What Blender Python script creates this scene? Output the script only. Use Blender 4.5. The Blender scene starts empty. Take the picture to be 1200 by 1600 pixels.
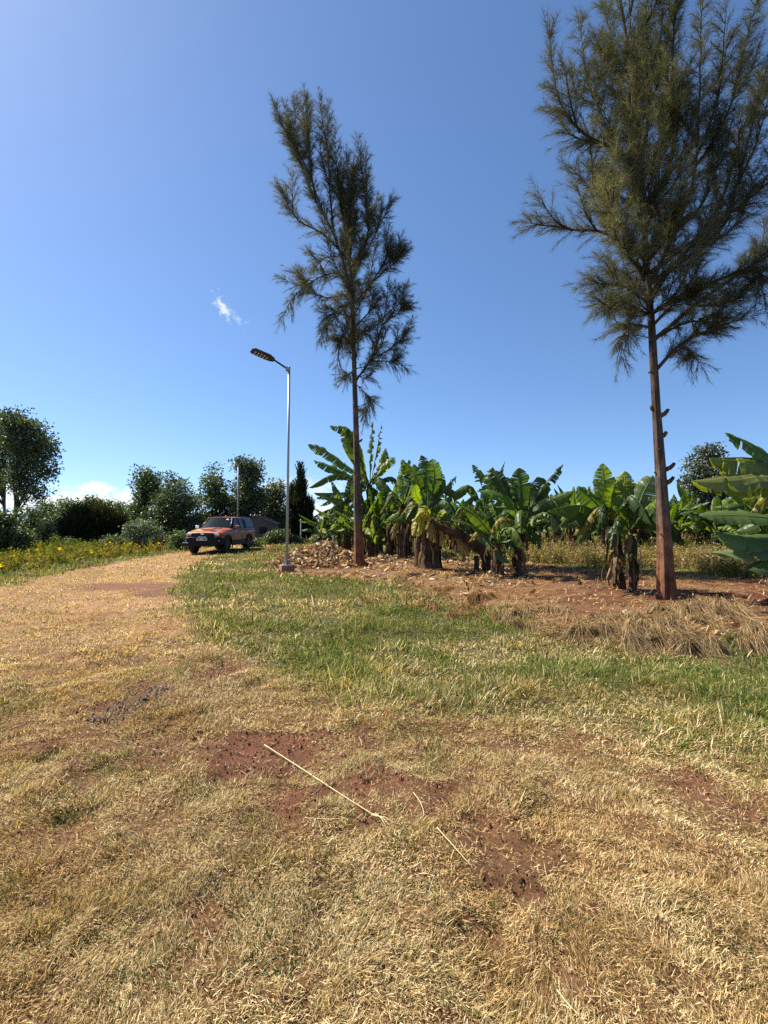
import bpy, bmesh, math, random
import numpy as np
from mathutils import Vector, Matrix

R = math.radians
scene = bpy.context.scene
COL = scene.collection
rng = np.random.default_rng(11)

# ------------------------------------------------------------------ camera
F_PX, CX, CY, HZ, CAM_H = 760.0, 600.0, 800.0, 818.0, 1.6
PITCH = math.atan((HZ - CY) / F_PX)
cam_d = bpy.data.cameras.new('camera')
cam = bpy.data.objects.new('camera', cam_d)
COL.objects.link(cam)
cam.location = (0, 0, CAM_H)
cam.rotation_euler = (R(90) + PITCH, 0, 0)
cam_d.sensor_fit = 'HORIZONTAL'
cam_d.sensor_width = 36.0
cam_d.lens = F_PX / 1200.0 * 36.0
cam_d.clip_start = 0.05
cam_d.clip_end = 9000
scene.camera = cam
SP, CP = math.sin(PITCH), math.cos(PITCH)


def ray(px, py):
    u, v = (px - CX) / F_PX, (CY - py) / F_PX
    return np.array([u, CP - v * SP, SP + v * CP])


def at_d(px, py, d):
    """point of the photograph at ground distance d in front of the camera"""
    r = ray(px, py)
    return np.array([0, 0, CAM_H]) + r * (d / r[1])


# ------------------------------------------------------------------ noise
_tab = np.random.default_rng(5).random((256, 256))


def vnoise(x, y, s=1.0, o=0):
    x = np.asarray(x, float) / s + 17.3 * o + 1000
    y = np.asarray(y, float) / s + 9.1 * o + 1000
    xi, yi = np.floor(x).astype(np.int64), np.floor(y).astype(np.int64)
    fx, fy = x - xi, y - yi
    fx, fy = fx * fx * (3 - 2 * fx), fy * fy * (3 - 2 * fy)
    a = _tab[xi & 255, yi & 255]; b = _tab[(xi + 1) & 255, yi & 255]
    c = _tab[xi & 255, (yi + 1) & 255]; d = _tab[(xi + 1) & 255, (yi + 1) & 255]
    return (a * (1 - fx) + b * fx) * (1 - fy) + (c * (1 - fx) + d * fx) * fy


def fbm(x, y, s=1.0, o=0, n=3):
    t, w, r = 0, 0, 1.0
    for k in range(n):
        t = t + r * vnoise(x, y, s / 2 ** k, o + k * 3); w += r; r *= .5
    return t / w


def sstep(a, b, x):
    t = np.clip((np.asarray(x, float) - a) / (b - a), 0, 1)
    return t * t * (3 - 2 * t)


# ------------------------------------------------------------------ regions of the ground
def g0(px, py):
    r = ray(px, py)
    return (np.array([0, 0, CAM_H]) + r * (CAM_H / -r[2]))[:2]


def poly(pts):
    return np.array([g0(*p) for p in pts])


def sdist(x, y, P):
    """signed distance to polygon P, positive inside"""
    x = np.asarray(x, float); y = np.asarray(y, float)
    d = np.full(x.shape, 1e9); ins = np.zeros(x.shape, bool)
    n = len(P)
    for i in range(n):
        ax, ay = P[i]; bx, by = P[(i + 1) % n]
        ex, ey = bx - ax, by - ay
        t = np.clip(((x - ax) * ex + (y - ay) * ey) / (ex * ex + ey * ey + 1e-12), 0, 1)
        d = np.minimum(d, np.hypot(x - ax - t * ex, y - ay - t * ey))
        c = ((ay > y) != (by > y)) & (x < (bx - ax) * (y - ay) / (by - ay + 1e-15) + ax)
        ins ^= c
    return np.where(ins, d, -d)


TRACK = np.vstack([poly([(0, 922), (60, 905), (120, 893), (200, 878), (262, 869), (300, 864), (352, 866)]),
                   poly([(330, 872), (300, 884), (278, 905), (272, 930), (285, 960), (325, 1005), (430, 1055), (560, 1088),
                         (800, 1104), (1000, 1140), (1200, 1190)]),
                   np.array([[9, 3.2], [9, -8], [-14, -8], [-14, 11]])])
# the track runs on under and behind the parked car
TRACK2 = np.vstack([poly([(262, 869), (352, 866)]), np.array([[-7.4, 31], [-7.0, 44], [-9.5, 44], [-10.6, 31]])])
BED = np.vstack([poly([(445, 900), (545, 906), (640, 915), (700, 935), (790, 970), (860, 1000), (980, 1015), (1100, 1018), (1200, 1016)]),
                 np.array([[14, 6.2], [40, 9], [40, 20], [26, 16]]),
                 poly([(1150, 910), (1000, 905), (860, 892), (700, 880), (560, 872), (470, 868)])])
EDGE = np.vstack([poly([(560, 905), (640, 915), (700, 935), (790, 970), (860, 1000), (980, 1015), (1100, 1018), (1200, 1016)]),
                  np.array([[14, 6.2], [60, 9], [60, 60], [4, 60]])])


def warp(x, y):
    return (x + (fbm(x, y, .8, 1) - .5) * .55 * np.clip(np.abs(y) / 8, .35, 2),
            y + (fbm(x, y, .8, 7) - .5) * .7 * np.clip(np.abs(y) / 8, .35, 2))


def m_track(x, y):
    a, b = warp(x, y)
    return np.maximum(sdist(a, b, TRACK), sdist(a, b, TRACK2))


def m_bed(x, y):
    a, b = warp(x, y)
    return sdist(a, b, BED)


# bare soil patches: px, py, rx, ry (pixels), strength
PATCH = [(420, 1185, 120, 46, 1), (500, 1235, 110, 36, .8), (640, 1222, 130, 40, .75), (700, 1290, 60, 40, .65),
         (800, 1368, 50, 34, .9), (470, 1290, 80, 22, .6), (590, 1098, 130, 16, .75), (250, 1225, 60, 20, .3), (190, 918, 110, 9, .8),
         (250, 928, 60, 8, .8), (1120, 1228, 120, 26, .6), (90, 1275, 60, 30, .5), (330, 1420, 90, 30, .55),
         (1130, 1510, 80, 26, .6), (560, 1160, 60, 20, .7), (215, 1100, 90, 32, .75), (330, 1050, 60, 16, .7),
         (990, 1465, 60, 25, .4), (730, 1490, 50, 24, .6), (930, 1395, 60, 26, .55), (870, 1160, 120, 16, .4),
         (300, 900, 40, 8, .6), (430, 1085, 40, 14, .6), (150, 1020, 80, 14, .3)]
PW = []
for (px, py, rx, ry, s) in PATCH:
    c = g0(px, py); q = g0(px + rx, py); u = g0(px, py - ry); v = g0(px, py + ry)
    PW.append((c[0], (u[1] + v[1]) / 2, abs(q[0] - c[0]), abs(u[1] - v[1]) / 2, s))


def m_bare(x, y):
    a = x + (fbm(x, y, .45, 31) - .5) * .7; b = y + (fbm(x, y, .45, 41) - .5) * .9
    m = np.zeros(np.shape(x))
    for (cx, cy, rx, ry, s) in PW:
        q = np.hypot((a - cx) / rx, (b - cy) / ry)
        m = np.maximum(m, s * (1 - sstep(.45, 1.1, q)))
    n = fbm(x, y, 1.1, 51)
    m = np.maximum(m, .45 * sstep(.66, .82, n) * sstep(0, 1, y))
    return m


def gh(x, y):
    x = np.asarray(x, float); y = np.asarray(y, float)
    near = 1 - sstep(60, 160, np.hypot(x, y))
    z = (fbm(x, y, 4.5, 61) - .5) * .10 + (fbm(x, y, .9, 71) - .5) * .035
    nr_ = (1 - sstep(9, 15, np.abs(y)))                     # tussocks and hollows of the trodden turf
    z = z + nr_ * ((vnoise(x, y, .21, 73) - .5) * .042 + (vnoise(x, y, .095, 75) - .5) * .030)
    e = sdist(x, y, EDGE)
    z = z + .20 * sstep(-.22, .30, e) * (1 - .5 * sstep(6, 14, e))
    z = z + .13 * np.exp(-(((x + 8.7) / 6.5) ** 2 + ((y - 28) / 8.5) ** 2))          # the track climbs a little to where the pickup stands
    return z * near


def gh1(x, y):
    return float(gh(np.array([x]), np.array([y]))[0])


def on_g(px, py):
    """ground point under a pixel of the photograph (3-vector)"""
    r = ray(px, py); z = 0.0
    for _ in range(12):
        p = np.array([0, 0, CAM_H]) + r * ((CAM_H - z) / -r[2])
        z = .5 * z + .5 * gh1(p[0], p[1])
    return np.array([p[0], p[1], gh1(p[0], p[1])])


# ------------------------------------------------------------------ materials
def nt_new(name):
    m = bpy.data.materials.new(name); m.use_nodes = True
    nt = m.node_tree
    for n in list(nt.nodes): nt.nodes.remove(n)
    out = nt.nodes.new('ShaderNodeOutputMaterial')
    return m, nt, out


def simple(name, col, rough=.6, metal=0.0, var=.15, scale=30, bump=0.0, emit=None, coat=0.0, spec=.5):
    m, nt, out = nt_new(name)
    b = nt.nodes.new('ShaderNodeBsdfPrincipled')
    b.inputs['Roughness'].default_value = rough; b.inputs['Metallic'].default_value = metal
    b.inputs['Coat Weight'].default_value = coat; b.inputs['Coat Roughness'].default_value = .05
    b.inputs['Specular IOR Level'].default_value = spec
    tc = nt.nodes.new('ShaderNodeTexCoord'); nz = nt.nodes.new('ShaderNodeTexNoise')
    nz.inputs['Scale'].default_value = scale; nz.inputs['Detail'].default_value = 5
    nt.links.new(tc.outputs['Object'], nz.inputs['Vector'])
    mx = nt.nodes.new('ShaderNodeMix'); mx.data_type = 'RGBA'
    mx.inputs[6].default_value = (*[c * (1 - var) for c in col], 1)
    mx.inputs[7].default_value = (*[min(1, c * (1 + var)) for c in col], 1)
    nt.links.new(nz.outputs['Fac'], mx.inputs[0]); nt.links.new(mx.outputs[2], b.inputs['Base Color'])
    if bump:
        bp = nt.nodes.new('ShaderNodeBump'); bp.inputs['Strength'].default_value = bump; bp.inputs['Distance'].default_value = .02
        nt.links.new(nz.outputs['Fac'], bp.inputs['Height']); nt.links.new(bp.outputs['Normal'], b.inputs['Normal'])
    if emit:
        b.inputs['Emission Color'].default_value = (*emit[:3], 1); b.inputs['Emission Strength'].default_value = emit[3]
    nt.links.new(b.outputs[0], out.inputs[0])
    return m


def leafmat(name, trans=.35, gloss=.0, rough=.45, tcol=(1.0, 1.15, .45), mul=1.0):
    """thin leaf: colour attribute, diffuse + light let through + a little sheen"""
    m, nt, out = nt_new(name)
    at = nt.nodes.new('ShaderNodeAttribute'); at.attribute_name = 'Col'
    df = nt.nodes.new('ShaderNodeBsdfDiffuse'); tr = nt.nodes.new('ShaderNodeBsdfTranslucent')
    tm = nt.nodes.new('ShaderNodeMix'); tm.data_type = 'RGBA'; tm.blend_type = 'MULTIPLY'; tm.inputs[0].default_value = 1
    tm.inputs[7].default_value = (*[c * 1.5 for c in tcol], 1)
    nt.links.new(at.outputs['Color'], tm.inputs[6]); nt.links.new(tm.outputs[2], tr.inputs['Color'])
    nt.links.new(at.outputs['Color'], df.inputs['Color'])
    mx = nt.nodes.new('ShaderNodeMixShader'); mx.inputs[0].default_value = trans
    nt.links.new(df.outputs[0], mx.inputs[1]); nt.links.new(tr.outputs[0], mx.inputs[2])
    last = mx
    if gloss > 0:
        gl = nt.nodes.new('ShaderNodeBsdfGlossy'); gl.inputs['Roughness'].default_value = rough
        gl.inputs['Color'].default_value = (.9, .95, .9, 1)
        lw = nt.nodes.new('ShaderNodeLayerWeight'); lw.inputs['Blend'].default_value = .25
        mm = nt.nodes.new('ShaderNodeMath'); mm.operation = 'MULTIPLY_ADD'; mm.inputs[1].default_value = gloss * 2.2; mm.inputs[2].default_value = gloss * .35
        nt.links.new(lw.outputs['Facing'], mm.inputs[0])
        m2 = nt.nodes.new('ShaderNodeMixShader'); nt.links.new(mm.outputs[0], m2.inputs[0])
        nt.links.new(mx.outputs[0], m2.inputs[1]); nt.links.new(gl.outputs[0], m2.inputs[2]); last = m2
    nt.links.new(last.outputs[0], out.inputs[0])
    return m


def barkmat(name, c1, c2, sx=12, sz=2.0, bump=.6, low=None):
    """bark with furrows running up the trunk; low = (colour, height) splashed soil on the foot"""
    m, nt, out = nt_new(name)
    b = nt.nodes.new('ShaderNodeBsdfPrincipled'); b.inputs['Roughness'].default_value = .9
    b.inputs['Specular IOR Level'].default_value = .2
    tc = nt.nodes.new('ShaderNodeTexCoord'); mp = nt.nodes.new('ShaderNodeMapping')
    mp.inputs['Scale'].default_value = (sx, sx, sz)
    nt.links.new(tc.outputs['Object'], mp.inputs['Vector'])
    nz = nt.nodes.new('ShaderNodeTexNoise'); nz.inputs['Scale'].default_value = 1; nz.inputs['Detail'].default_value = 7; nz.inputs['Roughness'].default_value = .65
    nt.links.new(mp.outputs[0], nz.inputs['Vector'])
    rp = nt.nodes.new('ShaderNodeValToRGB'); rp.color_ramp.elements[0].position = .35; rp.color_ramp.elements[1].position = .68
    rp.color_ramp.elements[0].color = (*c1, 1); rp.color_ramp.elements[1].color = (*c2, 1)
    nt.links.new(nz.outputs['Fac'], rp.inputs[0])
    col = rp.outputs[0]
    if low:
        sp = nt.nodes.new('ShaderNodeSeparateXYZ'); nt.links.new(tc.outputs['Object'], sp.inputs[0])
        n2 = nt.nodes.new('ShaderNodeTexNoise'); n2.inputs['Scale'].default_value = 5; nt.links.new(tc.outputs['Object'], n2.inputs['Vector'])
        ad = nt.nodes.new('ShaderNodeMath'); ad.operation = 'MULTIPLY_ADD'; ad.inputs[1].default_value = -1.2; nt.links.new(n2.outputs['Fac'], ad.inputs[0])
        ad2 = nt.nodes.new('ShaderNodeMath'); ad2.operation = 'ADD'; ad2.inputs[1].default_value = .6
        nt.links.new(sp.outputs['Z'], ad.inputs[2]); nt.links.new(ad.outputs[0], ad2.inputs[0])
        mr = nt.nodes.new('ShaderNodeMapRange'); mr.inputs[1].default_value = low[1] * .35; mr.inputs[2].default_value = low[1]
        mr.inputs[3].default_value = .8; mr.inputs[4].default_value = 0
        nt.links.new(ad2.outputs[0], mr.inputs[0])
        mx = nt.nodes.new('ShaderNodeMix'); mx.data_type = 'RGBA'; mx.blend_type = 'MIX'; mx.inputs[7].default_value = (*low[0], 1)
        m3 = nt.nodes.new('ShaderNodeMath'); m3.operation = 'MULTIPLY'; nt.links.new(mr.outputs[0], m3.inputs[0]); nt.links.new(nz.outputs['Fac'], m3.inputs[1])
        m4 = nt.nodes.new('ShaderNodeMath'); m4.operation = 'MULTIPLY'; m4.inputs[1].default_value = 1.7; m4.use_clamp = True; nt.links.new(m3.outputs[0], m4.inputs[0])
        nt.links.new(m4.outputs[0], mx.inputs[0]); nt.links.new(col, mx.inputs[6]); col = mx.outputs[2]
    n5 = nt.nodes.new('ShaderNodeTexNoise'); n5.inputs['Scale'].default_value = 3.2; n5.inputs['Detail'].default_value = 6; n5.inputs['Roughness'].default_value = .7
    nt.links.new(tc.outputs['Object'], n5.inputs['Vector'])
    r5 = nt.nodes.new('ShaderNodeMapRange'); r5.inputs[1].default_value = .36; r5.inputs[2].default_value = .66; r5.inputs[3].default_value = .5; r5.inputs[4].default_value = 1.45
    nt.links.new(n5.outputs['Fac'], r5.inputs[0])
    m5 = nt.nodes.new('ShaderNodeMix'); m5.data_type = 'RGBA'; m5.blend_type = 'MULTIPLY'; m5.inputs[0].default_value = 1
    nt.links.new(col, m5.inputs[6]); nt.links.new(r5.outputs[0], m5.inputs[7]); col = m5.outputs[2]
    nt.links.new(col, b.inputs['Base Color'])
    bp = nt.nodes.new('ShaderNodeBump'); bp.inputs['Strength'].default_value = bump; bp.inputs['Distance'].default_value = .04
    nt.links.new(nz.outputs['Fac'], bp.inputs['Height']); nt.links.new(bp.outputs['Normal'], b.inputs['Normal'])
    nt.links.new(b.outputs[0], out.inputs[0])
    return m


# ------------------------------------------------------------------ objects
def link_mesh(name, me, mat=None, parent=None, loc=None):
    o = bpy.data.objects.new(name, me); COL.objects.link(o)
    if mat is not None:
        for mm in (mat if isinstance(mat, (list, tuple)) else [mat]): me.materials.append(mm)
    if parent is not None: o.parent = parent
    if loc is not None: o.location = loc
    return o


def np_mesh(name, V, faces, col=None, smooth=False, midx=None):
    """faces = list of int arrays (n,3) / (n,4)"""
    me = bpy.data.meshes.new(name)
    V = np.asarray(V, np.float32)
    faces = [np.asarray(f, np.int32) for f in faces if len(f)]
    lv = np.concatenate([f.ravel() for f in faces])
    tot = np.concatenate([np.full(len(f), f.shape[1], np.int32) for f in faces])
    st = np.concatenate([[0], np.cumsum(tot)[:-1]]).astype(np.int32)
    me.vertices.add(len(V)); me.vertices.foreach_set('co', V.ravel())
    me.loops.add(len(lv)); me.loops.foreach_set('vertex_index', lv)
    me.polygons.add(len(tot)); me.polygons.foreach_set('loop_start', st); me.polygons.foreach_set('loop_total', tot)
    me.polygons.foreach_set('use_smooth', np.full(len(tot), smooth))
    if midx is not None: me.polygons.foreach_set('material_index', np.asarray(midx, np.int32))
    me.update(calc_edges=True)
    if col is not None:
        a = me.attributes.new('Col', 'FLOAT_COLOR', 'POINT')
        c = np.ones((len(V), 4), np.float32); c[:, :3] = col
        a.data.foreach_set('color', c.ravel())
    return me


class Geo:
    """collects geometry for one mesh"""
    def __init__(s): s.V = []; s.F3 = []; s.F4 = []; s.C = []; s.n = 0; s.m3 = []; s.m4 = []
    def add(s, V, F3=None, F4=None, col=(1, 1, 1), mi=0):
        V = np.asarray(V, float); s.V.append(V)
        c = np.asarray(col, float)
        s.C.append(np.broadcast_to(c, (len(V), 3)))
        if F3 is not None and len(F3): s.F3.append(np.asarray(F3) + s.n); s.m3.append(np.full(len(F3), mi))
        if F4 is not None and len(F4): s.F4.append(np.asarray(F4) + s.n); s.m4.append(np.full(len(F4), mi))
        s.n += len(V); return s
    def tube(s, P, rad, k=8, col=(1, 1, 1), mi=0, cap=True, wob=0.0, flute=None):
        P = np.asarray(P, float); n = len(P); rad = np.broadcast_to(np.asarray(rad, float), (n,))
        T = np.gradient(P, axis=0); T /= np.linalg.norm(T, axis=1, keepdims=True) + 1e-12
        u = np.cross(T[0], (0, 0, 1.)) if abs(T[0][2]) < .9 else np.cross(T[0], (0, 1., 0))
        u /= np.linalg.norm(u); V = []
        for i in range(n):
            u = u - T[i] * (u @ T[i]); u /= np.linalg.norm(u) + 1e-12; w = np.cross(T[i], u)
            for j in range(k):
                a = 2 * math.pi * j / k
                r = rad[i] * (1 + wob * (rng.random() - .5))
                if flute is not None: r *= 1 + flute[i] * (math.cos(a * 7 + .6 + .03 * i) + .7 * math.cos(a * 12 + 1.3 - .05 * i) + .4 * math.cos(a * 3 + 2))
                V.append(P[i] + r * (math.cos(a) * u + math.sin(a) * w))
        F = [(i * k + j, i * k + (j + 1) % k, (i + 1) * k + (j + 1) % k, (i + 1) * k + j) for i in range(n - 1) for j in range(k)]
        F3 = []
        if cap:
            V.append(P[-1]); F3 += [((n - 1) * k + j, (n - 1) * k + (j + 1) % k, n * k) for j in range(k)]
            V.append(P[0]); F3 += [((j + 1) % k, j, n * k + 1) for j in range(k)]
        return s.add(V, F3, F, col, mi)
    def box(s, c, h, col=(1, 1, 1), rot=None, mi=0):
        V = np.array([[x, y, z] for x in (-1, 1) for y in (-1, 1) for z in (-1, 1)], float) * np.asarray(h, float)
        if rot is not None: V = V @ np.asarray(rot).T
        V = V + np.asarray(c, float)
        return s.add(V, None, [(0, 1, 3, 2), (4, 6, 7, 5), (0, 4, 5, 1), (2, 3, 7, 6), (0, 2, 6, 4), (1, 5, 7, 3)], col, mi)
    def build(s, name, mat, parent=None, smooth=False, loc=None, local=True):
        V = np.concatenate(s.V); C = np.concatenate(s.C)
        if parent is not None and local: V = V - np.array(parent.location)
        if loc is not None: V = V - np.asarray(loc)
        f = []; mi = []
        if s.F3: f.append(np.concatenate(s.F3)); mi.append(np.concatenate(s.m3))
        if s.F4: f.append(np.concatenate(s.F4)); mi.append(np.concatenate(s.m4))
        me = np_mesh(name, V, f, C, smooth, np.concatenate(mi))
        return link_mesh(name, me, mat, parent, loc)


def thing(name, loc, label, cat, group=None):
    o = bpy.data.objects.new(name, None); COL.objects.link(o); o.location = tuple(float(v) for v in loc)
    o.empty_display_size = .3
    return tag(o, label, cat, group)


def tag(o, label, cat, group=None, kind=None):
    o['label'] = label; o['category'] = cat
    if group: o['group'] = group
    if kind: o['kind'] = kind
    return o


def structure(o):
    o['kind'] = 'structure'; return o


def copy_tree(o, parent=None):
    c = o.copy(); COL.objects.link(c)
    if parent is not None: c.parent = parent
    for ch in list(o.children): copy_tree(ch, c)
    return c


def bez(P, n):
    """smooth curve through 2..k points"""
    P = np.asarray(P, float)
    if len(P) == 2: t = np.linspace(0, 1, n)[:, None]; return P[0] * (1 - t) + P[1] * t
    k = len(P); Q = np.vstack([2 * P[0] - P[1], P, 2 * P[-1] - P[-2]]); out = []
    for t in np.linspace(0, k - 1, n):
        i = min(int(t), k - 2); f = t - i; a, b, c, d = Q[i], Q[i + 1], Q[i + 2], Q[i + 3]
        out.append(.5 * (2 * b + (c - a) * f + (2 * a - 5 * b + 4 * c - d) * f * f + (3 * b - a - 3 * c + d) * f ** 3))
    return np.array(out)


def ribbons(pos, d, lat, length, width, bend, col, tipcol=None):
    """many grass blades at once: 5-vert curved ribbons"""
    n = len(pos); L = length[:, None]; W = width[:, None] * .5
    up = np.array([0, 0, 1.0])
    mid = pos + d * L * .55 + up * (-bend[:, None] * L * .12)
    tip = pos + d * L - up * (bend[:, None] * L * .5)
    V = np.empty((n, 5, 3)); V[:, 0] = pos - lat * W; V[:, 1] = pos + lat * W
    V[:, 2] = mid - lat * W * .8; V[:, 3] = mid + lat * W * .8; V[:, 4] = tip
    b = (np.arange(n) * 5)[:, None]
    F4 = b + np.array([0, 1, 3, 2]); F3 = b + np.array([2, 3, 4])
    C = np.repeat(col[:, None, :], 5, 1)
    return V.reshape(-1, 3), F3, F4, C.reshape(-1, 3)
# ------------------------------------------------------------------ light
SUN_AZ, SUN_EL = R(-65), R(52)          # azimuth from the view direction, to the left
sun_dir = np.array([math.sin(SUN_AZ) * math.cos(SUN_EL), math.cos(SUN_AZ) * math.cos(SUN_EL), math.sin(SUN_EL)])
sd = bpy.data.lights.new('sun', 'SUN'); sd.energy = 4.7; sd.angle = R(.53); sd.color = (1, .93, .81)
so = bpy.data.objects.new('sun', sd); COL.objects.link(so)
so.rotation_euler = Vector(-sun_dir).to_track_quat('-Z', 'Y').to_euler()
so.location = (-20, 10, 40)

w = bpy.data.worlds.new('World'); scene.world = w; w.use_nodes = True
nt = w.node_tree
for n in list(nt.nodes): nt.nodes.remove(n)
wo = nt.nodes.new('ShaderNodeOutputWorld'); bg = nt.nodes.new('ShaderNodeBackground'); bg.inputs[1].default_value = .075
sky = nt.nodes.new('ShaderNodeTexSky'); sky.sky_type = 'NISHITA'; sky.sun_disc = False
sky.sun_elevation = SUN_EL; sky.sun_rotation = SUN_AZ
sky.altitude = 1600; sky.air_density = 1.0; sky.dust_density = 1.2; sky.ozone_density = 3.0
hs = nt.nodes.new('ShaderNodeHueSaturation'); hs.inputs['Saturation'].default_value = 1.10
nt.links.new(sky.outputs[0], hs.inputs['Color'])
tc = nt.nodes.new('ShaderNodeTexCoord')
lift = nt.nodes.new('ShaderNodeVectorMath'); lift.operation = 'ADD'; lift.inputs[1].default_value = (0, 0, .075)   # clear dry air: little white at the horizon
nrm = nt.nodes.new('ShaderNodeVectorMath'); nrm.operation = 'NORMALIZE'
nt.links.new(tc.outputs['Generated'], lift.inputs[0]); nt.links.new(lift.outputs[0], nrm.inputs[0]); nt.links.new(nrm.outputs[0], sky.inputs['Vector'])


def cloud_dir(px, py): return ray(px, py) / np.linalg.norm(ray(px, py))


# clouds: soft patches in the sky, each with its own direction and extent, broken by noise
def vmath(op, a, b=None):
    n = nt.nodes.new('ShaderNodeVectorMath'); n.operation = op
    for i, q in enumerate((a, b)):
        if q is None: continue
        if isinstance(q, (tuple, list, np.ndarray)): n.inputs[i].default_value = tuple(q)
        else: nt.links.new(q, n.inputs[i])
    return n


def fmath(op, a, b=None, c=None, clamp=False):
    n = nt.nodes.new('ShaderNodeMath'); n.operation = op; n.use_clamp = clamp
    for i, q in enumerate((a, b, c)):
        if q is None: continue
        if isinstance(q, (int, float)): n.inputs[i].default_value = q
        else: nt.links.new(q, n.inputs[i])
    return n.outputs[0]


nz = nt.nodes.new('ShaderNodeTexNoise'); nz.inputs['Scale'].default_value = 48; nz.inputs['Detail'].default_value = 7; nz.inputs['Roughness'].default_value = .6
mpn = nt.nodes.new('ShaderNodeMapping'); mpn.inputs['Scale'].default_value = (1, 1, 1.7)
nt.links.new(tc.outputs['Generated'], mpn.inputs[0]); nt.links.new(mpn.outputs[0], nz.inputs['Vector'])
nz2 = nt.nodes.new('ShaderNodeTexNoise'); nz2.inputs['Scale'].default_value = 90; nz2.inputs['Detail'].default_value = 6; nz2.inputs['Roughness'].default_value = .7
nt.links.new(tc.outputs['Generated'], nz2.inputs['Vector'])
#         px, py, half width, half height (pixels), edge noise, peak, fine
CLOUDS = [(150, 762, 30, 11, .7, 1.4, 0), (120, 788, 84, 25, .9, 1.4, 0), (88, 794, 30, 9, 1.0, .75, 0), (194, 786, 34, 23, .8, 1.4, 0), (64, 782, 30, 16, 1.0, .9, 0),
          (95, 762, 60, 5, .6, .35, 0), (15, 780, 60, 28, .9, 1.1, 0), (-90, 780, 70, 30, .9, .8, 0), (470, 760, 80, 16, .9, .5, 0), (415, 800, 80, 26, .8, .9, 0),
          (505, 800, 40, 20, .8, .8, 0), (348, 480, 14, 14, 1.5, .7, 1), (366, 494, 17, 10, 1.8, .3, 1), (130, 803, 90, 7, .8, .6, 0)]
total = None
for (px, py, hw, hh, en, pk, fine) in CLOUDS:
    D = cloud_dir(px, py); X = np.cross(D, (0, 0, 1)); X /= np.linalg.norm(X); Y = np.cross(X, D)
    dx = vmath('DOT_PRODUCT', tc.outputs['Generated'], X).outputs['Value']
    dy = vmath('DOT_PRODUCT', tc.outputs['Generated'], Y).outputs['Value']
    dz = vmath('DOT_PRODUCT', tc.outputs['Generated'], D).outputs['Value']
    k = np.linalg.norm(ray(px, py)) * F_PX
    ex = fmath('MULTIPLY', dx, k / hw); ey = fmath('MULTIPLY', dy, k / hh)
    if fine:                                             # wisps streak down to the right
        ey = fmath('ADD', ey, fmath('MULTIPLY', ex, .8))
    r2 = fmath('ADD', fmath('MULTIPLY', ex, ex), fmath('MULTIPLY', ey, ey))
    r = fmath('SQRT', r2)
    nn = fmath('MULTIPLY', fmath('SUBTRACT', (nz2 if fine else nz).outputs['Fac'], .5), en * 3.2)
    v = fmath('ADD', fmath('SUBTRACT', 1.0, r), nn)
    v = fmath('MULTIPLY', v, 1.6 if not fine else 1.1, clamp=True)
    v = fmath('MULTIPLY', v, pk, clamp=True)
    v = fmath('MULTIPLY', v, fmath('GREATER_THAN', dz, 0))
    lim = fmath('MULTIPLY', fmath('SUBTRACT', 2.0, r), 2.0, clamp=True)
    v = fmath('MULTIPLY', v, lim)
    total = v if total is None else fmath('MAXIMUM', total, v)
mxc = nt.nodes.new('ShaderNodeMix'); mxc.data_type = 'RGBA'
mxc.inputs[7].default_value = (5.6, 5.8, 6.0, 1)
nt.links.new(total, mxc.inputs[0]); nt.links.new(hs.outputs[0], mxc.inputs[6])
nt.links.new(mxc.outputs[2], bg.inputs[0]); nt.links.new(bg.outputs[0], wo.inputs[0])

scene.view_settings.view_transform = 'Standard'; scene.view_settings.look = 'None'
scene.view_settings.exposure = 1.36; scene.view_settings.gamma = 1; scene.view_settings.use_curve_mapping = False
scene.render.engine = 'CYCLES'
scene.cycles.max_bounces = 8; scene.cycles.transparent_max_bounces = 8
scene.cycles.diffuse_bounces = 3; scene.cycles.glossy_bounces = 3; scene.cycles.transmission_bounces = 4
scene.cycles.use_denoising = False
scene.cycles.sample_clamp_indirect = 6

# ------------------------------------------------------------------ ground
ys = np.concatenate([[-60, -30, -15, -8, -4, -2, -1, -.3], np.geomspace(.4, 60, 400) , np.geomspace(66, 4000, 40)])
sx = np.linspace(-1, 1, 300)
GY, GS = np.meshgrid(ys, sx, indexing='ij')
GX = GS * (np.maximum(GY, 0) + 3.0) * 1.35
GX = np.where(GY > 80, GS * np.maximum(GY, 80) * 1.6, GX)
GZ = gh(GX, GY) - .0008 * np.maximum(GY - 90, 0)
# crumbs and hollows in the bare soil, near the camera only
bare = m_bare(GX, GY); trk = m_track(GX, GY)
fine_ = (vnoise(GX, GY, .045, 81) - .5) * .012 + (vnoise(GX, GY, .11, 83) - .5) * .014
GZ = GZ + np.where(GY < 14, fine_ * (.5 + .7 * bare), 0)
# old tyre tread pressed into the soil at the left
tp0, tp1 = g0(150, 1132), g0(262, 1072)
tv = (tp1 - tp0); tl = np.hypot(*tv); tv /= tl; tn = np.array([-tv[1], tv[0]])
ta = (GX - tp0[0]) * tv[0] + (GY - tp0[1]) * tv[1]; tb = (GX - tp0[0]) * tn[0] + (GY - tp0[1]) * tn[1]
tread = (1 - sstep(.10, .16, np.abs(tb))) * sstep(-.05, .08, ta) * (1 - sstep(tl - .1, tl + .1, ta))
GZ = GZ + tread * (.022 * np.sign(np.sin(ta * 55 + np.abs(tb) * 28)) * (.5 + .5 * np.sin(tb * 42)))
V = np.stack([GX, GY, GZ], -1).reshape(-1, 3)
nr, nc = GX.shape
ii = (np.arange(nr - 1)[:, None] * nc + np.arange(nc - 1)[None]).ravel()
Q = np.stack([ii, ii + 1, ii + nc + 1, ii + nc], 1)
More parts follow.
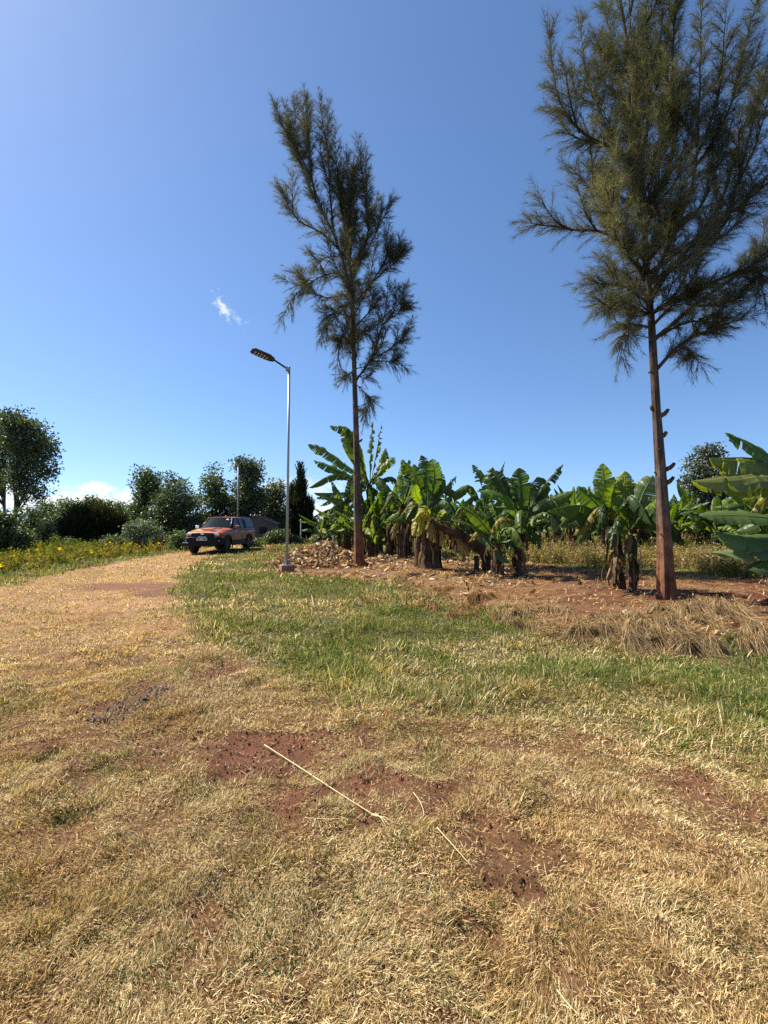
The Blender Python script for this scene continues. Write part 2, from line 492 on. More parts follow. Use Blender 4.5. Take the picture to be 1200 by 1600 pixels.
# soil / straw colours vary by place
X1, Y1 = V[:, 0], V[:, 1]
soil = np.array([.072, .034, .022]); soil2 = np.array([.165, .070, .037]); thatch = np.array([.15, .085, .038]); turf = np.array([.075, .065, .028])
n1 = fbm(X1, Y1, .6, 91)[:, None]; n2 = fbm(X1, Y1, .18, 95)[:, None]
cs = soil * (1 - n1) + soil2 * n1
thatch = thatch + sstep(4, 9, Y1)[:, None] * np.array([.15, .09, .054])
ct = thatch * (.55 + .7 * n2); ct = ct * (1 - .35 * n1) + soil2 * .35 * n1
cg = turf * (.6 + .8 * n2) + soil2 * .22 * n1
bm_ = m_bare(X1, Y1)[:, None]
tk = sstep(-.2, .2, m_track(X1, Y1))[:, None]; bd = sstep(-.2, .3, m_bed(X1, Y1))[:, None]
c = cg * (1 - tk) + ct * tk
far = sstep(16, 40, Y1)[:, None] * tk
c = c * (1 - bm_ * tk) + cs * bm_ * tk
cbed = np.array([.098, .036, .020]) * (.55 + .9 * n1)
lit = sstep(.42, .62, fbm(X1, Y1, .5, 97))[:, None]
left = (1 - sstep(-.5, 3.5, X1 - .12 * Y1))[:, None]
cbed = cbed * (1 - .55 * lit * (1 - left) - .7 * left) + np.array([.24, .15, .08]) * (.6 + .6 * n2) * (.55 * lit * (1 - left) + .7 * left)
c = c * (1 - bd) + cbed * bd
c = np.clip(c, .01, .9)
tr_ = tread.reshape(-1, 1)
c = c * (1 - tr_ * .6) + np.array([.12, .075, .058]) * (.8 + .4 * n2) * tr_ * .6

gm, gnt, gout = nt_new('ground_soil')
pb = gnt.nodes.new('ShaderNodeBsdfPrincipled'); pb.inputs['Roughness'].default_value = .95; pb.inputs['Specular IOR Level'].default_value = .15
ga = gnt.nodes.new('ShaderNodeAttribute'); ga.attribute_name = 'Col'
gtc = gnt.nodes.new('ShaderNodeTexCoord'); gn = gnt.nodes.new('ShaderNodeTexNoise'); gn.inputs['Scale'].default_value = 45; gn.inputs['Detail'].default_value = 8; gn.inputs['Roughness'].default_value = .75
gnt.links.new(gtc.outputs['Object'], gn.inputs['Vector'])
gmx = gnt.nodes.new('ShaderNodeMix'); gmx.data_type = 'RGBA'; gmx.blend_type = 'MULTIPLY'; gmx.inputs[0].default_value = .8
grp = gnt.nodes.new('ShaderNodeValToRGB'); grp.color_ramp.elements[0].position = .3; grp.color_ramp.elements[1].position = .72
grp.color_ramp.elements[0].color = (.45, .42, .4, 1); grp.color_ramp.elements[1].color = (1.35, 1.35, 1.3, 1)
gnt.links.new(gn.outputs['Fac'], grp.inputs[0]); gnt.links.new(ga.outputs['Color'], gmx.inputs[6]); gnt.links.new(grp.outputs[0], gmx.inputs[7])
gnt.links.new(gmx.outputs[2], pb.inputs['Base Color'])
gb = gnt.nodes.new('ShaderNodeBump'); gb.inputs['Strength'].default_value = .8; gb.inputs['Distance'].default_value = .02
gnt.links.new(gn.outputs['Fac'], gb.inputs['Height']); gnt.links.new(gb.outputs[0], pb.inputs['Normal'])
gnt.links.new(pb.outputs[0], gout.inputs[0])

fc = V[Q].mean(1)
isb = m_bed(fc[:, 0], fc[:, 1]) > 0
ist = (m_track(fc[:, 0], fc[:, 1]) > 0) & ~isb
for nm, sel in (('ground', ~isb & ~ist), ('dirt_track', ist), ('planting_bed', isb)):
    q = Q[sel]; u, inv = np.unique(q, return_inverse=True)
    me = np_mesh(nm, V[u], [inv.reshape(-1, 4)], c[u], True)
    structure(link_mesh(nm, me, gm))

# ------------------------------------------------------------------ grass
M_grass = leafmat('grass_blade', trans=.3, tcol=(1.0, .95, .5))


def scatter(y0, y1, dens, side=1.0, half=.86):
    """random points of the visible wedge of ground between two distances"""
    n = int(dens * (y1 - y0) * (y1 + y0) / 2 * 2 * half + dens * (y1 - y0) * 2 * side)
    y = np.sqrt(rng.random(n) * (y1 ** 2 - y0 ** 2) + y0 ** 2)
    x = (rng.random(n) * 2 - 1) * (half * y + side)
    return x, y


def palette(n, cols, wts):
    k = rng.choice(len(cols), n, p=np.array(wts) / sum(wts))
    return np.array(cols)[k] * (.7 + .6 * rng.random((n, 1)))


DRY = [(.66, .53, .305), (.56, .42, .215), (.73, .62, .40), (.36, .255, .115), (.17, .105, .05), (.24, .225, .095)]
GRN = [(.062, .098, .022), (.095, .130, .030), (.140, .168, .044), (.042, .070, .019), (.19, .19, .07), (.29, .24, .11)]
GV, GF3, GF4, GC = [], [], [], []
TV, TF3, TF4, TC = [], [], [], []
bands = [(.85, 2.2, 46000, .0024, .72, 0), (2.2, 3.4, 27000, .0031, .76, 0), (3.4, 5.5, 11500, .0045, .86, 0), (5.5, 9, 3600, .0075, 1.0, 0),
         (9, 16, 1200, .012, 1.2, 0), (16, 30, 320, .022, 1.45, 0), (30, 62, 60, .05, 2.0, 0)]
nv = 0; nvt = 0
for (y0, y1, dens, wd, ls, _) in bands:
    x, y = scatter(y0, y1, dens, 2.4 if y0 < 9 else 1.5)
    t = m_track(x, y); b = m_bed(x, y); ba = m_bare(x, y)
    ontrack = (t + (rng.random(len(x)) - .5) * np.where((y < 7) & (x > -1), 1.1, .32)) > 0
    inbed = b > .05
    clump = fbm(x, y, .22, 111)
    p = np.where(ontrack, (1 - .955 * np.clip(ba * 1.2, 0, 1)) * (.36 + 1.2 * sstep(.30, .66, clump)), .30 + .6 * sstep(.3, .65, clump))
    p = np.where(inbed, .035, p)
    p = p * np.where(ontrack, 1 - .3 * sstep(5, 9, y), 1)
    keep = rng.random(len(x)) < p
    x, y, ontrack, inbed, ba, clump, t = x[keep], y[keep], ontrack[keep], inbed[keep], ba[keep], clump[keep], t[keep]
    n = len(x)
    green = fbm(x, y, .55, 121) * .6 + fbm(x, y, 2.2, 127) * .4
    pg = np.where(ontrack, .04 + .55 * sstep(.52, .66, green) * (y < 12), .95 - .55 * sstep(.49, .72, fbm(x, y, 1.1, 153)))
    # a worn mix where lawn and verge meet
    pg = np.where(~ontrack & (t > -.3), .6, pg); pg = np.where(ontrack & (y > 4.5), pg * .45, pg)
    isg = rng.random(n) < pg
    isg &= ~inbed | (rng.random(n) < .3)
    cd = palette(n, DRY, [3, 3.6, 2.0, 3.2, 2.8, 2.6]); cg_ = palette(n, GRN, [3, 4, 4, 2, 3, 2.2]) * (.85 + .5 * fbm(x, y, .9, 151)[:, None])
    pale = (fbm(x, y, 1.4, 131)[:, None] - .5) * .7
    cd = cd * (1 + pale)
    brown = sstep(.5, .7, fbm(x, y, .8, 171))[:, None]; cd = cd * (1 - brown * np.array([.10, .18, .24]))
    cc = np.where(isg[:, None], cg_ * np.where(ontrack, .72, 1.0)[:, None], cd)
    flat = np.where(ontrack, rng.normal(62, 17, n), rng.normal(42, 20, n))
    flat = np.where(isg & ontrack, flat - 14, flat)
    flat = flat - 22 * ontrack * sstep(.5, .72, fbm(x, y, .13, 161))
    th = np.radians(np.clip(flat, 4, 88)); az = rng.random(n) * 2 * math.pi
    # mown blades lean mostly one way within a patch
    pref = fbm(x, y, .5, 141) * 4 * math.pi
    az = np.where(rng.random(n) < .45, pref + rng.normal(0, .6, n), az)
    d = np.stack([np.sin(th) * np.cos(az), np.sin(th) * np.sin(az), np.cos(th)], 1)
    la = az + math.pi / 2 + rng.normal(0, .7, n); lat = np.stack([np.cos(la), np.sin(la), np.zeros(n)], 1)
    L = np.where(ontrack, rng.gamma(5, .0078, n), rng.gamma(5, .0165, n) * (.6 + 1.1 * sstep(.35, .75, fbm(x, y, .7, 155))) / np.minimum(ls, 1) ) * ls
    L = np.where(isg & ontrack, L * .9, L)
    tuft = sstep(.45, .72, fbm(x, y, .13, 161)) * ontrack; L = L * (1 - .3 * ontrack + .55 * tuft)
    W = wd * (.6 + .8 * rng.random(n)) * np.where(ontrack, 1, 1.35)
    pos = np.stack([x, y, gh(x, y) + .002 + rng.random(n) * .012 * ontrack], 1)
    bend = np.where(ontrack, rng.random(n) * .5, .2 + rng.random(n) * .9)
    VV, f3, f4, C5 = ribbons(pos, d, lat, L, W, bend, cc)
    sel = ontrack
    for flag in (True, False):
        s = np.where(sel == flag)[0]
        if not len(s): continue
        vi = (s[:, None] * 5 + np.arange(5)).ravel()
        k = len(s); bb = (np.arange(k) * 5)[:, None]
        if flag:
            TV.append(VV[vi]); TC.append(C5[vi]); TF3.append(bb + np.array([2, 3, 4]) + nvt); TF4.append(bb + np.array([0, 1, 3, 2]) + nvt); nvt += 5 * k
        else:
            GV.append(VV[vi]); GC.append(C5[vi]); GF3.append(bb + np.array([2, 3, 4]) + nv); GF4.append(bb + np.array([0, 1, 3, 2]) + nv); nv += 5 * k
o = link_mesh('dry_grass', np_mesh('dry_grass', np.concatenate(TV), [np.concatenate(TF3), np.concatenate(TF4)], np.concatenate(TC)), M_grass)
tag(o, 'short dry straw coloured grass covering the track and foreground', 'grass', kind='stuff')
o = link_mesh('green_grass', np_mesh('green_grass', np.concatenate(GV), [np.concatenate(GF3), np.concatenate(GF4)], np.concatenate(GC)), M_grass)
tag(o, 'longer green grass on the verges beside the track', 'grass', kind='stuff')
# ------------------------------------------------------------------ needle trees
M_needle = leafmat('casuarina_needles', trans=.22, tcol=(1.0, .95, .4))
M_bark = barkmat('casuarina_bark', (.036, .025, .020), (.17, .115, .085), 15, 1.1, 1.0, low=((.22, .085, .040), 1.9))
M_twig = simple('branch_bark', (.060, .045, .034), .9, var=.4, scale=12, spec=.2)
CAMP = np.array([0, 0, CAM_H])


def unit(v): return v / (np.linalg.norm(v, axis=-1, keepdims=True) + 1e-12)


def needles(shoots, per_m, nl, nw, cols, wts, droop=.25, ang=(18, 48)):
    """shoots: list of (P, D, L, tint).  Returns vertex / face / colour arrays of the needle sprays."""
    P = np.array([s[0] for s in shoots]); D = unit(np.array([s[1] for s in shoots])); L = np.array([s[2] for s in shoots]); tint = np.array([s[3] for s in shoots])
    k = np.maximum(3, (L * per_m).astype(int)); idx = np.repeat(np.arange(len(P)), k); n = len(idx)
    t = rng.random(n)
    base = P[idx] + D[idx] * (L[idx] * t)[:, None]
    base[:, 2] -= droop * (L[idx] * t) ** 2 * .6
    rv = unit(rng.normal(size=(n, 3))); rv -= D[idx] * (rv * D[idx]).sum(1)[:, None]; rv = unit(rv)
    a = np.radians(rng.uniform(ang[0], ang[1], n))
    nd = D[idx] * np.cos(a)[:, None] + rv * np.sin(a)[:, None]
    nd[:, 2] -= droop * rng.random(n); nd = unit(nd)
    ln = nl * (.6 + .7 * rng.random(n)) * (1 - .35 * t)
    sd_ = unit(np.cross(nd, unit(rng.normal(size=(n, 3)))))
    V = np.empty((n, 3, 3)); hw = nw * .5 * (.7 + .6 * rng.random(n))[:, None]
    V[:, 0] = base - sd_ * hw; V[:, 1] = base + sd_ * hw; V[:, 2] = base + nd * ln[:, None]
    V[:, 2, 2] -= .12 * ln * droop
    c = palette(n, cols, wts) * tint[idx][:, None]
    C = np.repeat(c[:, None], 3, 1)
    F = np.arange(3 * n).reshape(n, 3)
    return V.reshape(-1, 3), F, C.reshape(-1, 3)


NCOL = [(.085, .092, .058), (.115, .115, .068), (.16, .148, .078), (.065, .072, .05), (.14, .115, .08)]


def casuarina(px_trunk, wid, d, branches, extra, label, scale_sh, per_m, nl, nw, lowcut, seed, stub=None, spc=.09, ang=(14, 40)):
    global rng
    rng = np.random.default_rng(seed)
    base = on_g(*px_trunk[0]); d = base[1]
    T = [at_d(x, y, d) for x, y in px_trunk]; T[0] = base - np.array([0, 0, .12])
    root = thing('casuarina_tree', base, label, 'tree', 'tall casuarinas beside the planting bed')
    nT = 46; tk = np.linspace(0, 1, len(T)); tt = np.linspace(0, 1, nT)
    P = bez(T, nT)
    rad = np.interp(tt, tk, np.array(wid) * .5 * d / F_PX) * math.cos(math.atan((px_trunk[0][0] - CX) / F_PX)) ** 2
    g = Geo(); wob = np.cumsum(rng.normal(0, .004, (nT, 3)), 0); wob[:, 2] = 0; P = P + wob * np.linspace(0, 1, nT)[:, None]
    flute = .085 * np.exp(-np.linspace(0, 5, nT)) + .02
    rad = rad * (1 + .18 * np.exp(-np.linspace(0, 38, nT)))
    g.tube(P, rad, 44, wob=.03, flute=flute)
    # knots where lower limbs were lopped
    for (px, py, sx_, ln) in (stub or []):
        q = at_d(px, py, d); dirv = unit(np.array([sx_, -.35 + .5 * rng.random(), .45]))
        g.tube(bez([q - dirv * .05, q + dirv * ln * .6, q + dirv * ln + np.array([0, 0, .05])], 5), [.055, .045, .04, .034, .028], 8, wob=.2)
    for _ in range(46):
        i = rng.integers(4, nT - 10); a = rng.random() * 6.28; dv = np.array([math.cos(a), math.sin(a), .25])
        g.tube([P[i] + dv * rad[i] * .8, P[i] + dv * (rad[i] + .03)], [.022, .014], 6)
    g.build('trunk', M_bark, root, smooth=True)
    gb = Geo(); shoots = []

    def limb(pts, r0, dens=1.0, tone=1.0, droop=0.0):
        L = sum(np.linalg.norm(np.subtract(pts[i + 1], pts[i])) for i in range(len(pts) - 1))
        n = max(6, int(L / spc)); B = bez(pts, n)
        B = B + np.cumsum(rng.normal(0, .006, (n, 3)), 0)
        gb.tube(B[::2] if n > 12 else B, np.linspace(r0, .007, len(B[::2] if n > 12 else B)), 6)
        Tn = unit(np.gradient(B, axis=0))
        for i in range(n):
            f = i / (n - 1)
            if f < lowcut: continue
            for _ in range(3 if rng.random() < dens else 2):
                rv = unit(rng.normal(size=3)); rv = unit(rv - Tn[i] * (rv @ Tn[i]))
                sp = .45 + .65 * rng.random()
                D = unit(Tn[i] + rv * sp + np.array([0, 0, .16 - droop]))
                ln = scale_sh * (.35 + .75 * rng.random()) * (1.0 - .38 * f ** 2) * (.6 + .4 * min(1, (f - lowcut) / .25))
                tn = tone * (.8 + .4 * rng.random())
                shoots.append((B[i], D, ln, tn))
                if ln > .3: gb.tube([B[i], B[i] + D * ln * .8], [.006, .003], 3, cap=False)
        shoots.append((B[-1], Tn[-1], scale_sh * .75, tone))

    LIMBS = [P[8:-4]]

    def proj(A): A = np.asarray(A); return np.stack([CX + F_PX * A[..., 0] / A[..., 1], HZ - F_PX * (A[..., 2] - CAM_H) / A[..., 1]], -1)

    for k, (pts, dz, r0, tone) in enumerate(branches):
        m = len(pts)
        AL = np.concatenate(LIMBS); dd_ = np.linalg.norm(proj(AL) - np.array(pts[0]) - np.array([0, 6.]), axis=1); dd_[len(LIMBS[0]):] += 7
        st_ = AL[int(np.argmin(dd_))]                       # every limb grows out of the trunk or of an earlier limb
        q = [at_d(x, y, st_[1] + (d + dz - st_[1]) * (i / (m - 1)) ** 1.2) for i, (x, y) in enumerate(pts)]; q[0] = st_
        LIMBS.append(bez(q, 24)[:16])
        limb(q, r0, tone=tone, droop=.35 if pts[-1][1] > pts[0][1] else 0)
        # side limbs fork off each main limb
        for _ in range(2 if m > 2 else 1):
            t = rng.uniform(.3, .7); B = bez(q, 30); i = int(t * 29); Tn = unit(B[min(i + 1, 29)] - B[i])
            rv = unit(rng.normal(size=3) * np.array([.8, 1.3, .5])); D = unit(Tn + .55 * rv + np.array([0, 0, .12]))
            ln = np.linalg.norm(q[-1] - q[0]) * rng.uniform(.22, .38)
            limb([B[i], B[i] + D * ln * .5, B[i] + unit(D + np.array([0, 0, .35])) * ln], r0 * .5, tone=tone)
    for (f0, f1, n, l0, l1, el) in extra:      # limbs that grow mostly towards and away from the viewer
        for _ in range(n):
            f = rng.uniform(f0, f1); i = int(f * (nT - 1)); az = rng.choice([-1, 1]) * (math.pi / 2 + rng.normal(0, .45))
            ln = rng.uniform(l0, l1); e = R(el + rng.normal(0, 9))
            D = np.array([math.cos(az) * math.cos(e), math.sin(az) * math.cos(e), math.sin(e)])
            limb([P[i], P[i] + D * ln * .5, P[i] + unit(D + np.array([0, 0, .45])) * ln], .022, tone=.95)
    gb.build('branches', M_twig, root, smooth=True)
    V_, F_, C_ = needles(shoots, per_m, nl, nw, NCOL, [4, 4, 2.6, 3, 1.2], droop=.5, ang=ang)
    link_mesh('crown', np_mesh('crown', V_ - base, [F_], C_), M_needle, root)
    print(label, 'needles', len(F_))
    return root


# the big one at the right
BB = [([(1003, 319), (974, 247), (909, 210), (869, 156), (854, 66)], -.5, .045, 1.0), ([(970, 232), (941, 181), (920, 120), (907, 30)], .6, .035, 1.0),
      ([(1003, 326), (999, 246), (981, 109), (963, 0), (955, -55)], -.3, .06, 1.15), ([(1003, 254), (1017, 163), (1014, 36), (1015, -70)], .5, .05, 1.0),
      ([(1014, 319), (1050, 236), (1050, 72), (1057, -40)], -.9, .05, .95), ([(1021, 435), (1054, 348), (1083, 247), (1090, 109), (1094, -15)], .8, .05, .95),
      ([(1083, 250), (1119, 163), (1137, 15)], -.5, .03, 1.0), ([(1090, 261), (1134, 181), (1155, 91), (1174, 5)], .5, .03, 1.0),
      ([(1025, 428), (1119, 366), (1148, 308), (1166, 236), (1197, 109)], -.9, .045, 1.15), ([(1028, 457), (1112, 337), (1163, 203), (1194, 125)], 1.2, .04, 1.0),
      ([(1025, 515), (1090, 471), (1159, 424), (1199, 392), (1250, 330)], .4, .045, .85), ([(1028, 577), (1061, 540), (1112, 511), (1173, 490)], -.6, .04, .8),
      ([(1025, 522), (1083, 500), (1130, 503)], .7, .03, .8), ([(1014, 435), (981, 392), (945, 344), (920, 290), (898, 262)], .5, .04, 1.05),
      ([(1010, 417), (952, 366), (891, 359), (828, 350)], -.4, .04, 1.05), ([(1014, 471), (974, 446), (922, 439)], .3, .028, 1.05),
      ([(1014, 500), (981, 508), (970, 553)], -.5, .025, .9), ([(1017, 486), (974, 471), (938, 482)], -.8, .025, 1.0),
      ([(1020, 417), (1126, 344), (1195, 290), (1255, 235)], -1.0, .045, 1.1), ([(1050, 548), (1072, 545), (1090, 566)], .2, .02, .8),
      ([(1025, 480), (1110, 440), (1180, 420), (1190, 455)], -.3, .035, .85), ([(1017, 399), (988, 381), (956, 326), (945, 298)], -1.4, .03, 1.45),
      ([(1017, 399), (1047, 363), (1068, 285)], -1.3, .03, 1.2), ([(1017, 420), (975, 395), (955, 355)], -1.2, .03, 1.4),
      ([(1005, 300), (1040, 220), (1035, 120)], -1.0, .03, 1.1), ([(1000, 250), (975, 170), (960, 90), (945, 10)], .9, .03, 1.0),
      ([(1020, 440), (1080, 400), (1150, 350), (1180, 270)], -.2, .035, 1.05), ([(1020, 380), (1090, 330), (1120, 260), (1125, 200)], .2, .035, 1.0),
      ([(1022, 500), (1060, 470), (1100, 462)], -1.0, .03, .8), ([(998, 200), (1030, 120), (1042, 30), (1040, -60)], .2, .03, 1.0),
      ([(1005, 320), (960, 300), (930, 262)], .8, .025, .9), ([(1090, 471), (1140, 470), (1170, 450)], .5, .02, .8)]
casuarina([(1042, 938), (1036, 807), (1025, 640), (1018, 510), (1012, 430), (1006, 340), (1000, 250), (990, 130), (984, 0), (978, -110)],
          [34, 23.5, 16.5, 14, 12, 9.5, 7.5, 5, 3, 1.2], 9.4, BB, [(.34, .52, 17, .7, 1.5, 26), (.50, .66, 13, 1.0, 1.8, 38), (.66, .92, 13, 1.0, 1.6, 55)],
          'largest casuarina tree with thick reddish trunk at the right', .62, 122, .24, .0056, .10, 3, spc=.12, ang=(14, 50),
          stub=[(1030, 650, 1, .17), (1031, 683, 1, .12), (1037, 735, 1, .2), (1039, 755, 1, .16), (1036, 770, -.2, .1), (1022, 640, -1, .06)])
CB = [([(548, 442), (527, 380), (507, 335), (478, 260), (449, 211), (432, 170)], -.5, .05, .95), ([(520, 354), (481, 286), (462, 221), (458, 155)], .6, .04, .95),
      ([(497, 302), (481, 237), (472, 168)], -.6, .03, 1.0), ([(523, 351), (514, 270), (512, 175)], .4, .04, .9), ([(553, 416), (543, 335), (540, 248)], -.8, .035, .9),
      ([(554, 400), (549, 322), (549, 262)], .8, .03, .9), ([(556, 432), (575, 367), (569, 302), (560, 226)], -.3, .045, .95), ([(572, 384), (588, 310)], .8, .03, .95),
      ([(572, 400), (590, 360), (597, 328)], -.7, .028, .95), ([(556, 465), (582, 442), (605, 400), (606, 366)], .4, .04, .85), ([(600, 440), (612, 410), (624, 380)], -.4, .025, .85),
      ([(606, 425), (620, 408), (632, 390)], .3, .02, .85), ([(559, 598), (582, 556), (601, 497), (608, 449)], -.6, .045, .8), ([(600, 500), (620, 478), (635, 447)], .5, .025, .8),
      ([(601, 499), (620, 490), (634, 480)], -.4, .02, .8), ([(582, 559), (621, 536), (641, 508)], .4, .03, .8), ([(585, 562), (608, 565), (632, 572)], -.3, .025, .75),
      ([(580, 590), (576, 621), (571, 652)], .1, .014, .8), ([(533, 400), (507, 367), (471, 348), (452, 322), (442, 298)], -.8, .04, 1.35), ([(546, 432), (523, 426), (488, 439), (462, 461), (443, 497)], -.3, .03, 1.2),
      ([(548, 452), (510, 465), (481, 449), (473, 425)], .5, .03, 1.2), ([(548, 481), (517, 491), (501, 528)], -.6, .03, 1.2), ([(551, 540), (536, 527), (527, 568)], .3, .025, .8),
      ([(553, 572), (543, 588)], -.2, .014, .9), ([(530, 387), (500, 405), (507, 426)], .7, .025, 1.2), ([(548, 470), (530, 480), (520, 500)], -.9, .03, 1.2),
      ([(552, 500), (575, 490), (590, 470)], -.8, .03, .8), ([(553, 520), (570, 520), (585, 535)], .8, .025, .75)]
casuarina([(562, 886), (559, 800), (557, 700), (554, 600), (552, 540), (549, 440), (541, 380), (532, 310), (528, 260)],
          [15, 12, 9.5, 7.5, 6.8, 5.2, 4, 2.6, 1.2], 17.5, CB, [(.42, .56, 9, .9, 1.7, 25), (.50, .68, 12, 1.3, 2.6, 38), (.68, .95, 12, 1.2, 2.2, 55)],
          'slender casuarina tree behind the lamp post leaning left at its top', .70, 76, .29, .0098, .10, 4, spc=.135, ang=(14, 50),
          stub=[(561, 690, 1, .12), (559, 640, -1, .1), (562, 750, 1, .08), (551, 720, -1, .08)])
rng = np.random.default_rng(21)

# ------------------------------------------------------------------ banana plants
M_ban = leafmat('banana_leaf', trans=.36, gloss=.022, rough=.42, tcol=(1.3, 1.4, .22))
M_dead = leafmat('banana_dead_leaf', trans=.2, tcol=(1, .85, .5))
M_stem = barkmat('banana_stem', (.035, .020, .015), (.135, .080, .046), 16, 1.3, .7)
BG_ = [(.044, .076, .019), (.060, .098, .023), (.034, .060, .018), (.075, .108, .027)]


def banana_leaf(g, P, width, face=.5, torn=.5, hang=10, col=None, dead=False, n=22):
    M = bez(P, 60); T = unit(np.gradient(M, axis=0)); L = np.linalg.norm(np.diff(M, axis=0), axis=1).sum()
    tocam = unit(CAMP - M[30]); hint = unit(tocam * face + np.array([0, 0, 1.0]) * (1 - abs(face)) + rng.normal(0, .12, 3))
    S = unit(np.cross(T, hint)); N = np.cross(S, T)
    torn = min(.95, torn * 1.25 + .12) if torn > .12 else torn
    c0 = np.array(BG_[rng.integers(len(BG_))] if col is None else col) * (.85 + .3 * rng.random())
    rib = c0 * 1.3 + np.array([.03, .035, .01])
    g.tube(M[::6], np.linspace(.024, .004, len(M[::6])) * (width / .55), 5, rib, cap=False)

    def at(A, t): 
        x = t * 59; i = min(int(x), 58); f = x - i
        return A[i] * (1 - f) + A[i + 1] * f

    pet = .12
    m = 5
    for side in (-1, 1):
        cuts = [0.0]
        while cuts[-1] < 1: cuts.append(cuts[-1] + rng.uniform(.5, 1.5) / n)
        cuts[-1] = 1.0
        phi = R(hang); prev = phi; shade = 1.0
        for a, b in zip(cuts[:-1], cuts[1:]):
            rip = rng.random() < torn * .62
            if rip:
                prev = phi + rng.normal(0, .30 * torn + .06); shade = .85 + .3 * rng.random()
            gapn = (.10 + .35 * torn * rng.random()) if rip else 0.0
            if torn > .75 and rng.random() < .10: continue
            nxt = prev + rng.normal(0, .05) + (phi - prev) * .15
            sm = (a + b) / 2; rows = []
            lenf = 1 - (.22 * torn * rng.random() if rip else 0)
            for e, s in enumerate((a, b)):
                s2 = s + (sm - s) * gapn * (1 if e == 0 else 0)
                grp = prev if e == 0 else nxt
                t0 = pet + (1 - pet) * s
                wv = width * .5 * 1.55 * (max(s, 1e-4) ** .5) * (max(1 - s ** 1.9, 0) ** .78) * (lenf if e == 0 or rip else 1)
                p = at(M, t0); tt_, ss, nn = at(T, t0), at(S, t0), at(N, t0)
                row = []
                for k in range(m):
                    u = k / (m - 1)
                    ang = grp - u * R(16 + 26 * torn) * (1.2 if hang < 0 else .8)
                    q = p + wv * u * (ss * side * math.cos(ang) + nn * math.sin(ang)) + tt_ * (wv * u * .28 + (s2 - s) * u * L)
                    q = q + nn * (.012 * math.sin(s * 60 + side) * u)
                    q[2] -= torn * u * u * wv * .14
                    row.append(q)
                rows.append(row)
            V = np.array(rows).reshape(-1, 3)
            F = [(k, k + 1, m + k + 1, m + k) for k in range(m - 1)]
            cc = np.repeat((c0 * shade)[None], 2 * m, 0)
            if not dead and rip and rng.random() < .35: cc[[m - 1]] = (.16, .12, .05)
            g.add(V, None, F, cc); prev = nxt
    return g


def skirt(g, top, base, r, n):
    """dead sheaths and leaves hanging round the stem"""
    ax = top - base; H = np.linalg.norm(ax)
    for _ in range(n):
        f = rng.uniform(.3, 1.0); p = base + ax * f; a = rng.random() * 6.28
        o = np.array([math.cos(a), math.sin(a), 0]); ln = H * rng.uniform(.2, .55); wd = rng.uniform(.03, .11)
        ln = min(ln, p[2] - base[2] - .03)
        if ln < .1: continue
        s = np.array([-o[1], o[0], 0]); m = 6; V = []; out = rng.uniform(.03, .22)
        for k in range(m):
            u = k / (m - 1)
            q = p + o * (r + out * math.sin(u * 2.2) ) + np.array([0, 0, -ln * u + .10 * math.sin(u * 3) * rng.random()]) + s * rng.normal(0, .015)
            w_ = wd * (1 - .5 * u) * (.7 + .5 * rng.random())
            V += [q - s * w_ * .5, q + s * w_ * .5 + o * .02]
        c = np.array([(.30, .21, .12), (.20, .12, .07), (.38, .30, .19), (.12, .07, .045)][rng.integers(4)]) * (.45 + .4 * rng.random())
        g.add(V, None, [(2 * k, 2 * k + 1, 2 * k + 3, 2 * k + 2) for k in range(m - 1)], c)


def stem_tube(g, base, top, r0, bow=.04):
    mid = (base + top) / 2 + np.array([rng.normal(0, bow), rng.normal(0, bow), 0])
    P = bez([base - np.array([0, 0, .08]), mid, top], 14)
    rr = r0 * (1.35 * np.exp(-np.linspace(0, 7, 14)) * .35 + np.linspace(1, .62, 14)) * (1 + .08 * rng.normal(size=14))
    g.tube(P, rr, 12, wob=.16)
    for _ in range(7):                     # overlapping leaf sheaths
        i = rng.integers(1, 8); a = rng.random() * 6.28; o = np.array([math.cos(a), math.sin(a), 0]); q = P[i:i + 6]
        s = np.array([-o[1], o[0], 0]); V = []
        for k in range(len(q)):
            w_ = rr[min(i + k, 13)] * .75 * (1 - .12 * k)
            V += [q[k] + o * (rr[min(i + k, 13)] * 1.06 + .012 * k) - s * w_ * .6, q[k] + o * (rr[min(i + k, 13)] * 1.12 + .012 * k), q[k] + o * (rr[min(i + k, 13)] * 1.06) + s * w_ * .6]
        g.add(V, None, [(3 * k + j, 3 * k + j + 1, 3 * k + j + 4, 3 * k + j + 3) for k in range(len(q) - 1) for j in (0, 1)])


